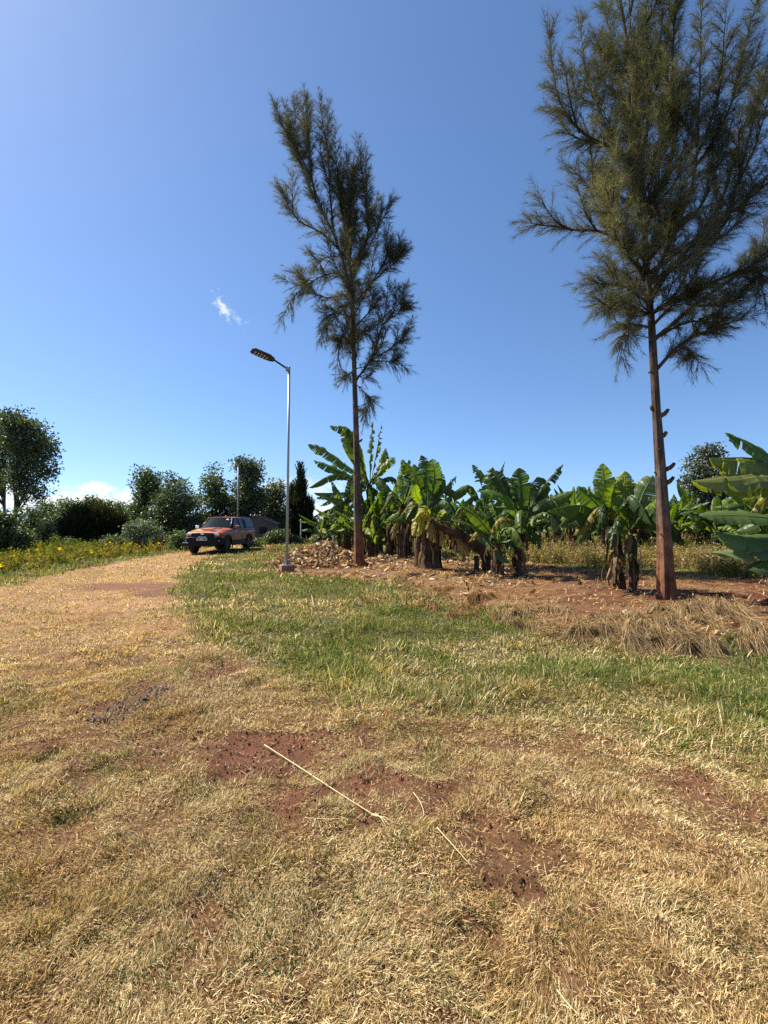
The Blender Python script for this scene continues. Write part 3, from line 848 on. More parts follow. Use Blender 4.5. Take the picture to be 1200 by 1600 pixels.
def hero(base_px, top_px, wpx, leaves, label, nskirt=14, suckers=(), group='banana plants in the front row'):
    """leaves: (points in px, depth offset of the tip, width m, face, torn, hang[, colour])"""
    B = on_g(*base_px); d = B[1]; root = thing('banana_plant', B, label, 'banana plant', group)
    top = at_d(top_px[0], top_px[1], d); g = Geo(); stem_tube(g, B, top, wpx * .43 * d / F_PX)
    for (sx_, sy_, sw, hh) in suckers:
        b2 = on_g(sx_, sy_); stem_tube(g, b2, b2 + np.array([rng.normal(0, .08), 0, hh]), sw * .5 * b2[1] / F_PX)
    g.build('pseudostem', M_stem, root, smooth=True)
    for lf in leaves:
        pts, dz, wd, face, torn, hang = lf[:6]; m = len(pts) - 1
        P = [at_d(x, y, d + dz * (i / m) ** 1.3) for i, (x, y) in enumerate(pts)]
        P[0] = P[0] * .6 + top * .4
        q = Geo(); banana_leaf(q, P, wd, face, torn, hang, lf[6] if len(lf) > 6 else None)
        q.build('leaf', M_ban, root)
    for kx in range(6):                       # the leaves that point towards and away from the viewer, drooping round the stem
        az = kx * 1.05 + rng.normal(0, .3); L_ = rng.uniform(1.1, 1.7) * min(1.0, (top[2] - B[2]) / 1.5 + .25); e_ = R(rng.uniform(15, 50)); D_ = np.array([math.cos(az) * math.cos(e_), math.sin(az) * math.cos(e_), math.sin(e_)])
        p1_ = top + D_ * L_ * .5; p2_ = p1_ + unit(D_ + np.array([0, 0, -1.5])) * L_ * .5
        q = Geo(); banana_leaf(q, [top, p1_, p2_], rng.uniform(.4, .55), 0.0, rng.uniform(.4, .8), rng.uniform(-30, 0), (.16, .13, .04) if kx == 3 else None)
        q.build('leaf', M_ban, root)
    if nskirt:
        q = Geo(); skirt(q, top, B, wpx * .36 * d / F_PX, int(nskirt * .7))
        q.build('dead_leaves', M_dead, root)
    return root


YG = (.13, .17, .025); LG = (.10, .125, .055)
hero((580, 872), (577, 757), 15, [
    ([(575, 755), (552, 700), (538, 666)], .3, .95, .75, .35, 12, YG), ([(575, 755), (518, 712), (481, 694)], -.3, .75, .6, .4, 5),
    ([(575, 750), (546, 680), (515, 665)], .5, .6, .6, .5, 0), ([(572, 757), (520, 732), (490, 719)], .5, .6, .6, .5, 0),
    ([(572, 755), (524, 741), (482, 762)], -.4, .65, .1, .5, -30), ([(576, 770), (530, 770), (490, 770)], -.6, .6, .2, .6, -25, LG),
    ([(579, 755), (580, 697), (583, 657)], .2, .7, .3, .95, -35, LG), ([(582, 750), (590, 697), (596, 663)], -.3, .45, .3, .95, -40, LG),
    ([(580, 755), (608, 722), (616, 714)], .5, .6, .6, .5, 0, YG), ([(580, 760), (612, 745), (632, 770)], -.7, .6, .3, .5, -25),
    ([(576, 760), (590, 770), (600, 810)], -1.0, .6, .4, .5, -30), ([(575, 757), (540, 780), (520, 815)], -.9, .6, .4, .6, -20),
    ([(577, 757), (560, 720), (556, 684)], .9, .6, .7, .4, 8), ([(577, 757), (598, 728), (602, 700)], 1.0, .6, .7, .4, 8), ([(578, 760), (585, 790), (590, 835)], -.5, .5, .6, .5, -20, (.10, .10, .03))],
    'tallest banana plant with ragged upright leaves behind the slender casuarina trunk', 22)
hero((543, 862), (540, 800), 12, [
    ([(540, 802), (515, 775), (494, 778)], -.3, .55, .4, .5, -10), ([(540, 802), (518, 795), (489, 807)], -.5, .5, .3, .5, -15),
    ([(540, 802), (525, 815), (508, 840)], -.6, .5, .5, .6, -10), ([(541, 802), (545, 770), (552, 740)], .5, .6, .6, .4, 5),
    ([(541, 802), (560, 780), (575, 790)], -.4, .55, .4, .4, -10), ([(540, 805), (550, 825), (562, 850)], -.5, .5, .6, .5, -10),
    ([(540, 802), (530, 778), (518, 752)], .6, .5, .6, .5, 5), ([(541, 803), (535, 830), (528, 850)], -.7, .45, .6, .6, -10, YG), ([(540, 802), (522, 780), (500, 790)], .7, .55, .4, .5, -10),
    ([(540, 802), (515, 808), (498, 825)], .5, .5, .4, .5, -10)],
    'low banana plant with hanging leaves at the left end of the row', 8)
hero((628, 873), (630, 790), 14, [
    ([(630, 790), (640, 745), (629, 720)], .3, .6, .6, .5, 0), ([(630, 790), (655, 745), (668, 740)], -.3, .6, .5, .5, 5, YG),
    ([(630, 790), (612, 770), (603, 800)], -.5, .6, .5, .4, -20), ([(630, 790), (645, 775), (665, 800)], -.6, .6, .5, .4, -20),
    ([(630, 790), (622, 805), (602, 818)], -.6, .55, .7, .3, -5, (.075, .12, .02)), ([(630, 790), (600, 760), (590, 745)], .6, .6, .6, .4, 0),
    ([(630, 790), (628, 755), (632, 722)], .6, .55, .7, .4, 10, YG), ([(630, 790), (650, 765), (672, 760)], .7, .6, .5, .5, 0), ([(630, 792), (618, 820), (612, 845)], -.4, .5, .6, .7, -15, (.16, .12, .05))],
    'dark leafy banana plant just right of the slender casuarina trunk', 26, suckers=[(608, 872, 11, 1.4)])
hero((668, 890), (668, 800), 20, [
    ([(668, 792), (648, 742), (627, 719)], -.2, .6, .75, .55, 0), ([(670, 790), (667, 742), (658, 711)], .3, .58, .8, .5, 8), ([(672, 790), (679, 745), (675, 717)], -.3, .6, .8, .5, 8),
    ([(674, 790), (687, 757), (688, 738)], .4, .5, .8, .4, 8), ([(674, 790), (700, 757), (713, 743)], .5, .45, .5, .9, -20, LG), ([(668, 795), (651, 775), (650, 757)], -.6, .33, .9, .1, 5, (.17, .23, .03)),
    ([(668, 795), (650, 790), (634, 812)], -.6, .6, .5, .3, -15), ([(668, 797), (690, 780), (712, 800)], -.3, .6, .5, .4, -15), ([(670, 795), (690, 800), (702, 835)], -.4, .6, .5, .4, -15),
    ([(668, 800), (640, 800), (612, 815)], .2, .55, .5, .4, -20), ([(668, 800), (655, 810), (645, 838)], -.5, .5, .6, .4, -10, (.20, .17, .03)), ([(668, 790), (690, 760), (722, 775)], .6, .6, .4, .5, -10),
    ([(668, 792), (660, 755), (645, 735)], .8, .6, .8, .4, 5)],
    'dense dark banana clump with three thick stems in the middle of the row', 40, suckers=[(655, 888, 13, 1.35), (682, 890, 13, 1.2)])
hero((756, 876), (758, 806), 13, [
    ([(758, 806), (752, 757), (738, 726)], .2, .6, .75, .65, 0), ([(758, 806), (732, 758), (676, 797)], -.4, .75, .25, .6, -30), ([(758, 806), (742, 775), (712, 802)], -.6, .55, .3, .5, -20),
    ([(758, 806), (772, 765), (758, 741)], .5, .55, .6, .6, 0), ([(758, 806), (765, 757), (770, 730)], .3, .6, .8, .4, 5), ([(758, 806), (790, 775), (806, 790)], .5, .55, .4, .5, -15),
    ([(758, 806), (730, 790), (690, 830)], .6, .55, .4, .5, -15), ([(758, 806), (775, 750), (789, 721)], .8, .35, .3, .95, -40, LG)],
    'banana plant with a long leaf arching far left behind the toppled stem', 10)
hero((779, 900), (776, 846), 20, [
    ([(776, 846), (747, 810), (719, 790)], -.3, .5, .35, .1, 8), ([(775, 846), (735, 819), (706, 811)], -.5, .5, .3, .15, 5), ([(777, 846), (790, 830), (804, 827)], -.4, .34, .5, .1, 5, (.10, .16, .03)),
    ([(776, 846), (776, 822), (775, 803)], 0, .12, .9, 0, 60, (.09, .14, .03)), ([(778, 846), (795, 846), (803, 862)], -.5, .4, .4, .1, -10), ([(775, 846), (760, 838), (750, 848)], -.5, .36, .4, .1, -5, LG),
    ([(776, 846), (762, 812), (752, 800)], .4, .5, .5, .1, 8), ([(776, 846), (795, 815), (800, 800)], .4, .45, .6, .1, 8), ([(776, 848), (780, 865), (797, 880)], -.6, .3, .4, .2, -5)],
    'short young banana plant with small smooth leaves and a fat brown base', 26)
hero((808, 900), (815, 820), 14, [
    ([(814, 822), (813, 765), (811, 731)], -.15, .66, .95, .35, 12), ([(812, 822), (792, 776), (749, 769)], -.6, .62, .35, .2, 0, (.075, .13, .028)), ([(817, 822), (840, 775), (880, 725)], .1, .55, .55, .75, -10),
    ([(818, 820), (848, 788), (896, 768)], -.3, .6, .5, .3, 0), ([(812, 820), (785, 757), (766, 734)], .4, .6, .75, .35, 5), ([(817, 822), (833, 806), (831, 825)], -.5, .3, .6, .2, -10, YG),
    ([(814, 820), (798, 770), (789, 745)], .6, .6, .7, .4, 5), ([(816, 820), (842, 765), (840, 745)], .6, .65, .7, .4, 8), ([(812, 824), (800, 838), (796, 862)], -.5, .42, .5, .1, -15),
    ([(817, 824), (838, 835), (842, 858)], -.4, .36, .5, .3, -15), ([(814, 820), (826, 780), (832, 755)], .7, .55, .8, .3, 8), ([(814, 820), (790, 800), (768, 815)], .5, .55, .4, .3, -10)],
    'banana plant with one tall upright leaf facing the camera beside the young one', 22)
hero((968, 921), (957, 818), 17, [
    ([(955, 814), (946, 770), (941, 724)], -.15, .58, .85, .5, 5, (.11, .15, .03)), ([(956, 812), (957, 775), (960, 757)], -.4, .38, .7, .3, 35, (.13, .19, .028)), ([(952, 812), (927, 782), (901, 762)], -.2, .58, .6, .15, 0),
    ([(950, 814), (910, 790), (857, 797)], -.5, .62, .35, .25, -18), ([(950, 817), (915, 806), (876, 820)], -.6, .55, .4, .2, -15), ([(954, 812), (938, 778), (931, 760)], .5, .55, .8, .2, 8),
    ([(958, 812), (966, 782), (958, 748)], .2, .55, .7, .3, 10), ([(958, 815), (975, 800), (982, 815)], -.4, .45, .4, .2, -10), ([(955, 815), (930, 800), (905, 815)], .5, .55, .4, .3, -10),
    ([(957, 815), (968, 790), (975, 770)], .6, .5, .7, .3, 5)],
    'banana plant with a broad pale leaf folded at the top left of the thick trunk', 34)
hero((988, 924), (985, 830), 11, [
    ([(984, 826), (983, 808), (984, 790)], 0, .12, .9, 0, 60, (.10, .15, .04)), ([(982, 826), (975, 775), (977, 736)], .2, .55, .85, .25, 8, YG), ([(987, 826), (1003, 775), (1020, 743)], -.15, .6, .7, .35, 5, LG),
    ([(988, 826), (1008, 797), (1027, 780)], -.4, .5, .5, .2, -10, YG), ([(982, 826), (966, 780), (962, 764)], .3, .4, .7, .3, 15, YG), ([(982, 828), (970, 806), (962, 798)], -.4, .36, .6, .1, 0, (.10, .15, .03)),
    ([(988, 828), (1006, 812), (1020, 830)], -.4, .5, .4, .2, -15), ([(986, 826), (1000, 790), (1012, 790)], .5, .5, .5, .3, 0), ([(983, 826), (972, 760), (965, 745)], .5, .5, .7, .3, 5),
    ([(988, 828), (1015, 815), (1040, 835)], .3, .5, .4, .3, -15), ([(985, 830), (990, 850), (985, 870)], -.4, .25, .5, .2, -20)],
    'slim banana plant with a glossy leaf reaching to the thick casuarina trunk', 24)
hero((1083, 857), (1081, 806), 9, [
    ([(1081, 806), (1069, 775), (1059, 747)], 0, .55, .7, .2, 5), ([(1082, 806), (1086, 775), (1088, 760)], -.3, .4, .9, .1, 5, YG), ([(1083, 806), (1097, 775), (1106, 761)], -.3, .4, .7, .3, 5, YG),
    ([(1080, 806), (1061, 787), (1043, 789)], -.4, .5, .4, .3, -10), ([(1080, 808), (1062, 806), (1050, 818)], -.5, .5, .4, .3, -10, LG), ([(1084, 806), (1105, 790), (1122, 800)], .4, .5, .4, .3, -10),
    ([(1084, 806), (1098, 800), (1110, 822)], -.4, .45, .4, .3, -10), ([(1081, 806), (1074, 780), (1080, 755)], .5, .5, .6, .3, 5)],
    'banana plant seen just right of the thick casuarina trunk', 12)
hero((1275, 925), (1268, 790), 24, [
    ([(1275, 790), (1200, 712), (1135, 676)], -.3, 1.0, .5, .25, 2, (.07, .115, .025)), ([(1270, 780), (1195, 722), (1108, 715)], -.5, 1.0, -.05, .42, -30, (.12, .14, .04)), ([(1270, 790), (1190, 742), (1080, 751)], -.8, 1.0, -.05, .4, -30, (.13, .145, .045)),
    ([(1268, 835), (1165, 806), (1093, 806)], -.8, .62, .40, .02, 3, (.08, .12, .04)), ([(1268, 868), (1180, 842), (1118, 832)], -.9, .8, .5, .05, -10, (.055, .09, .025)), ([(1268, 880), (1180, 862), (1114, 866)], -1.2, .7, .45, .08, 3, (.11, .145, .06)),
    ([(1262, 880), (1205, 872), (1168, 892)], -1.3, .7, .5, .1, -10, (.055, .09, .025)), ([(1265, 810), (1205, 770), (1160, 780)], .4, .8, .4, .3, -10, YG), ([(1265, 800), (1225, 735), (1185, 745)], .5, .9, .4, .3, -10),
    ([(1265, 820), (1200, 800), (1150, 830)], .5, .8, .4, .2, -10), ([(1268, 800), (1300, 715), (1340, 700)], 0, .9, .5, .3, 0), ([(1268, 805), (1330, 780), (1370, 810)], -.4, .8, .3, .3, -20), ([(1268, 800), (1275, 720), (1262, 660)], .8, .9, .7, .3, 5),
    ([(1268, 830), (1220, 820), (1180, 845)], .2, .8, .5, .2, -10, LG), ([(1265, 800), (1215, 760), (1150, 762)], .6, .8, .2, .4, -30, LG)],
    'large banana plant whose big leaves reach in from the right edge', 16)
hero((1165, 868), (1163, 805), 11, [
    ([(1163, 806), (1140, 783), (1118, 795)], -.2, .4, .7, .05, 0, (.15, .20, .035)), ([(1163, 806), (1180, 775), (1162, 771)], -.5, .4, .7, .05, 0, (.15, .20, .035)), ([(1163, 806), (1150, 775), (1130, 765)], .3, .45, .6, .2, 0, YG),
    ([(1163, 806), (1175, 795), (1190, 808)], -.6, .45, .5, .2, -5, YG), ([(1163, 806), (1145, 810), (1130, 832)], -.6, .45, .5, .2, -10), ([(1163, 806), (1185, 820), (1196, 845)], -.6, .45, .5, .2, -10, LG),
    ([(1163, 806), (1163, 770), (1150, 745)], .5, .5, .7, .3, 5), ([(1163, 806), (1180, 790), (1205, 790)], .5, .5, .4, .3, -5, LG), ([(1163, 808), (1150, 830), (1155, 850)], -.7, .4, .6, .2, -10, (.17, .19, .05))],
    'bright leaved banana plant under the big leaves near the right edge', 10)

# the toppled stem, and a cut stump beside it
tb = on_g(763, 893); td = tb[1]
root = thing('toppled_banana_plant', tb, 'toppled brown banana stem leaning left with yellow wilted leaves at its end', 'banana plant')
g = Geo(); P = bez([tb - np.array([0, 0, .1]), at_d(757, 864, td), at_d(722, 838, td - .3), at_d(688, 824, td - .5), at_d(672, 812, td - .6)], 16)
g.tube(P, np.linspace(.17, .085, 16), 10, wob=.2)
for k in range(26):
    i = rng.integers(4, 15); s = unit(rng.normal(size=3)); q = P[i]; e = q + (P[i] - P[i - 2]) * rng.uniform(.6, 2.2) + s * .12
    g.tube([q + s * .1, (q + e) / 2 + s * .12, e], [.02, .014, .005], 4)
g.build('pseudostem', M_stem, root, smooth=True)
for pts, wd, col, hang in [([(676, 815), (663, 797), (645, 815)], .5, (.24, .22, .04), -20), ([(676, 815), (660, 808), (653, 838)], .5, (.20, .19, .04), -25), ([(676, 815), (668, 800), (656, 801)], .4, (.26, .22, .05), -15),
                           ([(678, 815), (674, 822), (672, 846)], .35, (.27, .22, .05), -20), ([(680, 815), (690, 802), (697, 800)], .25, (.17, .20, .04), 0)]:
    q = Geo(); banana_leaf(q, [at_d(x, y, td - .6 - .3 * i) for i, (x, y) in enumerate(pts)], wd, .6, .5, hang, col, n=18); q.build('leaf', M_ban, root)
q = Geo()
for _ in range(18):
    p = P[rng.integers(6, 16)]; o = unit(np.array([rng.normal(), rng.normal() - .6, -.2])); ln = rng.uniform(.25, .7); s = unit(np.cross(o, (0, 0, 1.0)))
    V = []
    for k in range(5):
        u = k / 4; c_ = p + o * .15 * u + np.array([0, 0, -ln * u]); V += [c_ - s * .05, c_ + s * .05 * (1 - .4 * u) + o * .02]
    q.add(V, None, [(2 * k, 2 * k + 1, 2 * k + 3, 2 * k + 2) for k in range(4)], np.array((.30, .19, .09)) * rng.uniform(.5, 1.2))
q.build('dead_leaves', M_dead, root)
sb = on_g(744, 893); g = Geo(); g.tube([sb - np.array([0, 0, .05]), sb + np.array([.02, 0, .25]), sb + np.array([0, 0, .46])], [.085, .075, .07], 10, wob=.15)
o = g.build('banana_stump', M_stem, None, smooth=False, loc=sb); tag(o, 'short cut banana stump under the toppled stem', 'stump')

# rows behind: four kinds, copied
def generic(nl, H, r, seed, Lr=(1.5, 2.2), wr=(.45, .65)):
    global rng
    rng = np.random.default_rng(seed)
    root = thing('banana_plant', (0, 0, 0), 'x', 'banana plant', 'banana plants in the rows at the back')
    top = np.array([rng.normal(0, .1), rng.normal(0, .1), H]); g = Geo(); stem_tube(g, np.zeros(3), top, r); g.build('pseudostem', M_stem, root, smooth=True)
    for k in range(nl):
        az = k * 2.4 + rng.normal(0, .3); e = R(rng.uniform(25, 80)); L = rng.uniform(*Lr)
        D = np.array([math.cos(az) * math.cos(e), math.sin(az) * math.cos(e), math.sin(e)])
        h = np.array([math.cos(az), math.sin(az), 0]); p1 = top + D * L * .5
        p2 = p1 + unit(D + np.array([0, 0, -.75 * math.cos(e) - .1]) + h * .15) * L * .5
        q = Geo(); banana_leaf(q, [top, p1, p2], rng.uniform(*wr), 0.0 if e < 1 else .0, rng.uniform(.15, .7), rng.uniform(-25, 10), [None, YG, LG][rng.integers(3)] if rng.random() < .5 else None, n=15)
        q.build('leaf', M_ban, root)
    q = Geo(); skirt(q, top, np.zeros(3), r * .9, 12); q.build('dead_leaves', M_dead, root)
    return root


lows = [generic(10, .75, .10, 111, (1.1, 1.7), (.4, .6)), generic(9, 1.0, .10, 112, (1.2, 1.8), (.4, .6))]
protos = [generic(10, 1.7, .13, 101), generic(9, 1.35, .12, 102), generic(11, 2.0, .14, 103), generic(8, 1.5, .12, 104)]
rng = np.random.default_rng(77)
spots = []
for d, x0, x1, n in ((21.5, 835, 1010, 4), (24, 690, 1075, 7), (27.5, 600, 1190, 11), (31.5, 590, 1260, 13), (36, 590, 1290, 14), (22, 1105, 1260, 3), (19, 1150, 1290, 2), (22.5, 545, 660, 4), (20.2, 585, 660, 2)):
    for k in range(n):
        px = x0 + (x1 - x0) * (k + .5 + rng.uniform(-.3, .3)) / n
        spots.append((px, d + rng.normal(0, .6)))
for i, (px, d) in enumerate(spots):
    o = protos[i] if i < 4 else copy_tree(protos[rng.integers(4)])
    x = (px - CX) / F_PX * d
    o.location = (x, d, gh1(x, d) - .03); o.rotation_euler = (0, 0, rng.random() * 6.28)
    s = rng.uniform(.78, 1.02) * (1 if d < 30 else 1.1); o.scale = (s, s, s * rng.uniform(.92, 1.08))
    o['label'] = 'banana plant in the crowded rows at the back of the plot, beyond the weeds'
nlow = 0
for d, x0, x1, n in ((22.5, 640, 830, 5), (25, 690, 1075, 13), (28.5, 600, 1200, 17), (33, 560, 1230, 17), (23, 1080, 1260, 6), (20, 1140, 1300, 4), (24, 500, 620, 5), (20.6, 560, 660, 5)):
    for k in range(n):
        px = x0 + (x1 - x0) * (k + .5 + rng.uniform(-.4, .4)) / n; dd = d + rng.normal(0, .7)
        o = lows[nlow] if nlow < 2 else copy_tree(lows[rng.integers(2)]); nlow += 1
        x = (px - CX) / F_PX * dd; o.location = (x, dd, gh1(x, dd) - .03); o.rotation_euler = (0, 0, rng.random() * 6.28); s = rng.uniform(.85, 1.2); o.scale = (s, s, s)
        o['label'] = 'low banana sucker filling the gaps of the rows at the back'; o['group'] = 'low banana suckers at the back'
# ------------------------------------------------------------------ broad leaved trees and shrubs
M_leaf = leafmat('tree_leaf', trans=.25, gloss=.06, rough=.5, tcol=(1.0, 1.15, .35))
M_tbark = barkmat('tree_bark', (.05, .04, .032), (.15, .12, .09), 8, 2, .6)


def broadleaf(name, base, d, blobs, label, cat='tree', group=None, n=5200, leaf=.17, cols=((.040, .060, .018), (.055, .080, .022), (.030, .045, .016), (.075, .095, .03)), trunk=None, tr=.16, clump=.55, seed=1, asp=.55, up=.0, nlimb=26):
    """blobs: (px, py, rx, ry) of the crown at distance d; leaves sit in clumps through the volume"""
    global rng
    rng = np.random.default_rng(seed)
    bx = (base - CX) / F_PX * d; bz = gh1(bx, d); root = thing(name, (bx, d, bz), label, cat, group)
    k = d / F_PX; ctr = []
    area = [b[2] * b[3] for b in blobs]
    for b, ar in zip(blobs, area):
        c = at_d(b[0], b[1], d); m = max(4, int(62 * ar / sum(area)))
        for _ in range(m):
            v = unit(rng.normal(size=3)) * rng.random() ** .38
            ctr.append(c + v * np.array([b[2] * k, b[2] * k * .9, b[3] * k]))
    ctr = np.array(ctr); ctr[:, 2] = np.maximum(ctr[:, 2], bz + .12)
    g = Geo(); cen = ctr.mean(0); top = ctr[:, 2].max()
    tp = trunk or [(base, None)]
    if trunk: TP = [np.array([bx, d, bz - .1])] + [at_d(x, y, d) for x, y in trunk]
    else: TP = [np.array([bx, d, bz - .1]), np.array([bx * .6 + cen[0] * .4, d, bz * .5 + cen[2] * .5]), np.array([cen[0], d, cen[2] * .35 + top * .65])]
    TC_ = bez(TP, 14); g.tube(TC_, np.linspace(tr, tr * .22, 14), 9, wob=.08)
    for q in ctr[rng.choice(len(ctr), min(nlimb, len(ctr)), replace=False)]:
        hh = np.clip((q[2] - bz) * rng.uniform(.35, .75) + bz, TC_[1][2], TC_[-1][2]); i = int(np.argmin(abs(TC_[:, 2] - hh)))
        p = TC_[i]; g.tube(bez([p, p * .5 + q * .5 + np.array([0, 0, -.12 * np.linalg.norm(q - p)]), q], 6), np.linspace(tr * .42, .012, 6), 5)
    g.build('trunk', M_tbark, root, smooth=True)
    # leaves
    n = int(n * 1.7); leaf = leaf * .8; ci = rng.integers(len(ctr), size=n); tone = (.65 + .7 * rng.random(len(ctr)))[ci]
    P = ctr[ci] + np.clip(rng.normal(size=(n, 3)), -1.6, 1.6) * np.array([1, 1, .75]) * clump * .55
    P[:, 2] = np.maximum(P[:, 2], bz + .04)
    D = unit(rng.normal(size=(n, 3)) + np.array([0, 0, up]) + (P - ctr[ci]) * 1.2); S = unit(np.cross(D, rng.normal(size=(n, 3))))
    Nn = np.cross(S, D)
    L = (leaf * (.6 + .8 * rng.random(n)))[:, None]; V = np.empty((n, 4, 3))
    V[:, 0] = P; V[:, 1] = P + D * L * .5 + S * L * asp * .5 + Nn * L * .10; V[:, 2] = P + D * L; V[:, 3] = P + D * L * .5 - S * L * asp * .5 + Nn * L * .10
    c = palette(n, list(cols), [1] * len(cols)) * tone[:, None]
    C = np.repeat(c[:, None], 4, 1).reshape(-1, 3)
    link_mesh('crown', np_mesh('crown', V.reshape(-1, 3) - np.array(root.location), [np.arange(4 * n).reshape(n, 4)], C), M_leaf, root)
    return root


DK = ((.060, .080, .032), (.085, .105, .042), (.044, .058, .025), (.125, .13, .058)); GRY = ((.13, .155, .10), (.19, .21, .145), (.08, .10, .065))
MID = ((.055, .080, .025), (.080, .105, .03), (.035, .055, .018), (.11, .125, .045)); LT = ((.08, .125, .03), (.12, .165, .045), (.05, .08, .025))
broadleaf('tall_tree', 23, 33, [(45, 668, 24, 24), (30, 690, 26, 30), (62, 705, 24, 30), (40, 725, 26, 24), (72, 738, 15, 16), (32, 760, 18, 10), (50, 768, 14, 8), (25, 650, 14, 12)],
          'tall dark tree with a rounded crown rising over the leafy bush at the left', group='trees along the left side', n=6500, leaf=.24, cols=DK, trunk=[(24, 800), (27, 740), (36, 680)], tr=.14, clump=.75, seed=5)
broadleaf('tall_tree', 7, 35, [(2, 680, 18, 34), (-8, 720, 24, 40), (8, 740, 16, 20), (-30, 700, 26, 50)],
          'tall dark tree half cut off by the left edge of the picture', group='trees along the left side', n=4500, leaf=.24, cols=DK, trunk=[(7, 800), (5, 745), (2, 690)], tr=.13, clump=.75, seed=6)
broadleaf('leafy_bush', 8, 23, [(10, 830, 30, 24), (-20, 825, 36, 30), (32, 846, 16, 18), (14, 812, 16, 12)], 'leafy green bush at the left edge beside the flower strip', 'bush', n=5200, leaf=.17, cols=MID, tr=.05, clump=.4, seed=7, nlimb=20)
broadleaf('pale_young_tree', 228, 36, [(228, 748, 17, 15), (222, 775, 14, 18), (238, 768, 14, 22), (215, 800, 10, 16)], 'thin pale tree left of the dense round tree', group='trees behind the parked pickup', n=2600, leaf=.25, cols=MID + GRY[:1], tr=.09, clump=.6, seed=8)
broadleaf('dense_tree', 268, 34, [(268, 765, 24, 22), (280, 785, 32, 30), (258, 800, 34, 30), (292, 810, 24, 28), (262, 830, 30, 18)], 'dense round dark tree left of the parked pickup', group='trees behind the parked pickup', n=8500, leaf=.22, cols=DK + MID[:2], tr=.16, clump=.65, seed=9)
broadleaf('bushy_tree', 338, 40, [(338, 748, 17, 18), (330, 772, 18, 22), (350, 780, 20, 28), (335, 805, 24, 22), (320, 818, 20, 18), (352, 820, 18, 18)], 'loose green tree directly above the pickup roof', group='trees behind the parked pickup', n=4800, leaf=.27, cols=DK + MID[:2], tr=.12, clump=.7, seed=10)
broadleaf('bushy_tree', 388, 39, [(380, 730, 13, 16), (395, 740, 14, 16), (386, 765, 24, 24), (398, 785, 18, 22), (375, 790, 18, 20), (376, 804, 14, 10)], 'tallest tree of the group, standing right of the pickup roof behind a thin pole', group='trees behind the parked pickup', n=5200, leaf=.27, cols=DK, tr=.13, clump=.7, seed=11)
broadleaf('bushy_tree', 428, 43, [(428, 768, 16, 16), (424, 790, 20, 20), (438, 810, 16, 22), (418, 815, 18, 20)], 'olive round topped tree just left of the lamp post', group='trees behind the parked pickup', n=4200, leaf=.28, cols=DK + ((.10, .11, .035),), tr=.12, clump=.7, seed=12)
broadleaf('background_tree', 1106, 27, [(1108, 712, 17, 13), (1094, 730, 16, 14), (1082, 748, 10, 10), (1116, 735, 18, 16), (1100, 755, 22, 20), (1120, 775, 20, 30)], 'grey green tree behind the banana leaves at the right', n=4200, leaf=.2, cols=((.06, .07, .04), (.09, .10, .06), (.04, .05, .03)), tr=.12, clump=.5, seed=13)
fl = [(310, 822, 22, 12), (362, 824, 24, 10), (398, 828, 14, 8), (445, 820, 20, 14), (240, 822, 26, 14), (640, 812, 30, 12), (720, 808, 30, 12), (800, 806, 32, 12), (880, 806, 34, 12), (960, 806, 34, 10), (1050, 806, 34, 12), (1140, 806, 34, 14), (52, 812, 14, 16), (75, 805, 12, 18), (104, 798, 16, 12), (126, 800, 14, 12), (148, 795, 10, 14), (168, 800, 12, 12), (190, 802, 14, 14), (215, 806, 14, 14), (90, 818, 22, 14), (505, 826, 16, 12), (535, 815, 22, 16), (480, 826, 20, 14)]
tl_ = ['far low tree left of the pickup behind the loose green tree', 'far low tree behind the pickup roof', 'far low tree over the small house', 'far tree behind the lamp post foot', 'far low tree behind the dense round tree', 'far tree behind the left part of the banana row', 'far tree behind the dense banana clump', 'far tree behind the toppled banana stem', 'far tree behind the tall upright banana leaf', 'far tree left of the thick trunk', 'far tree right of the thick trunk', 'far tree behind the right edge banana leaves',
       'far tree low between the left trunks and the gap', 'far tree in the line left of the feathery bush', 'far tree with tufted top left of the feathery bush', 'far tree under the clouds behind the feathery bush',
       'small pointed far tree behind the feathery bush', 'far tree right above the feathery bush', 'far tree between feathery bush and pale young tree', 'far tree touching the pale young tree', 'broad low far tree left of the feathery bush',
       'far rounded tree right of the dark conifer', 'far tree behind the leftmost banana leaves', 'far low tree behind the dark conifer foot']
for i, (px, py, rx, ry) in enumerate(fl):
    broadleaf('distant_tree', px, 62 + 3 * (i % 4), [(px, py, rx, ry), (px + 3, py + 14, rx * 1.15, ry), (px - 5, py - ry * .6, rx * .5, ry * .5), (px, 836, rx, 8)], tl_[i], group='far line of trees', n=1500, leaf=.42, cols=DK + MID[:1], tr=.14, clump=1.0, seed=40 + i, nlimb=8)
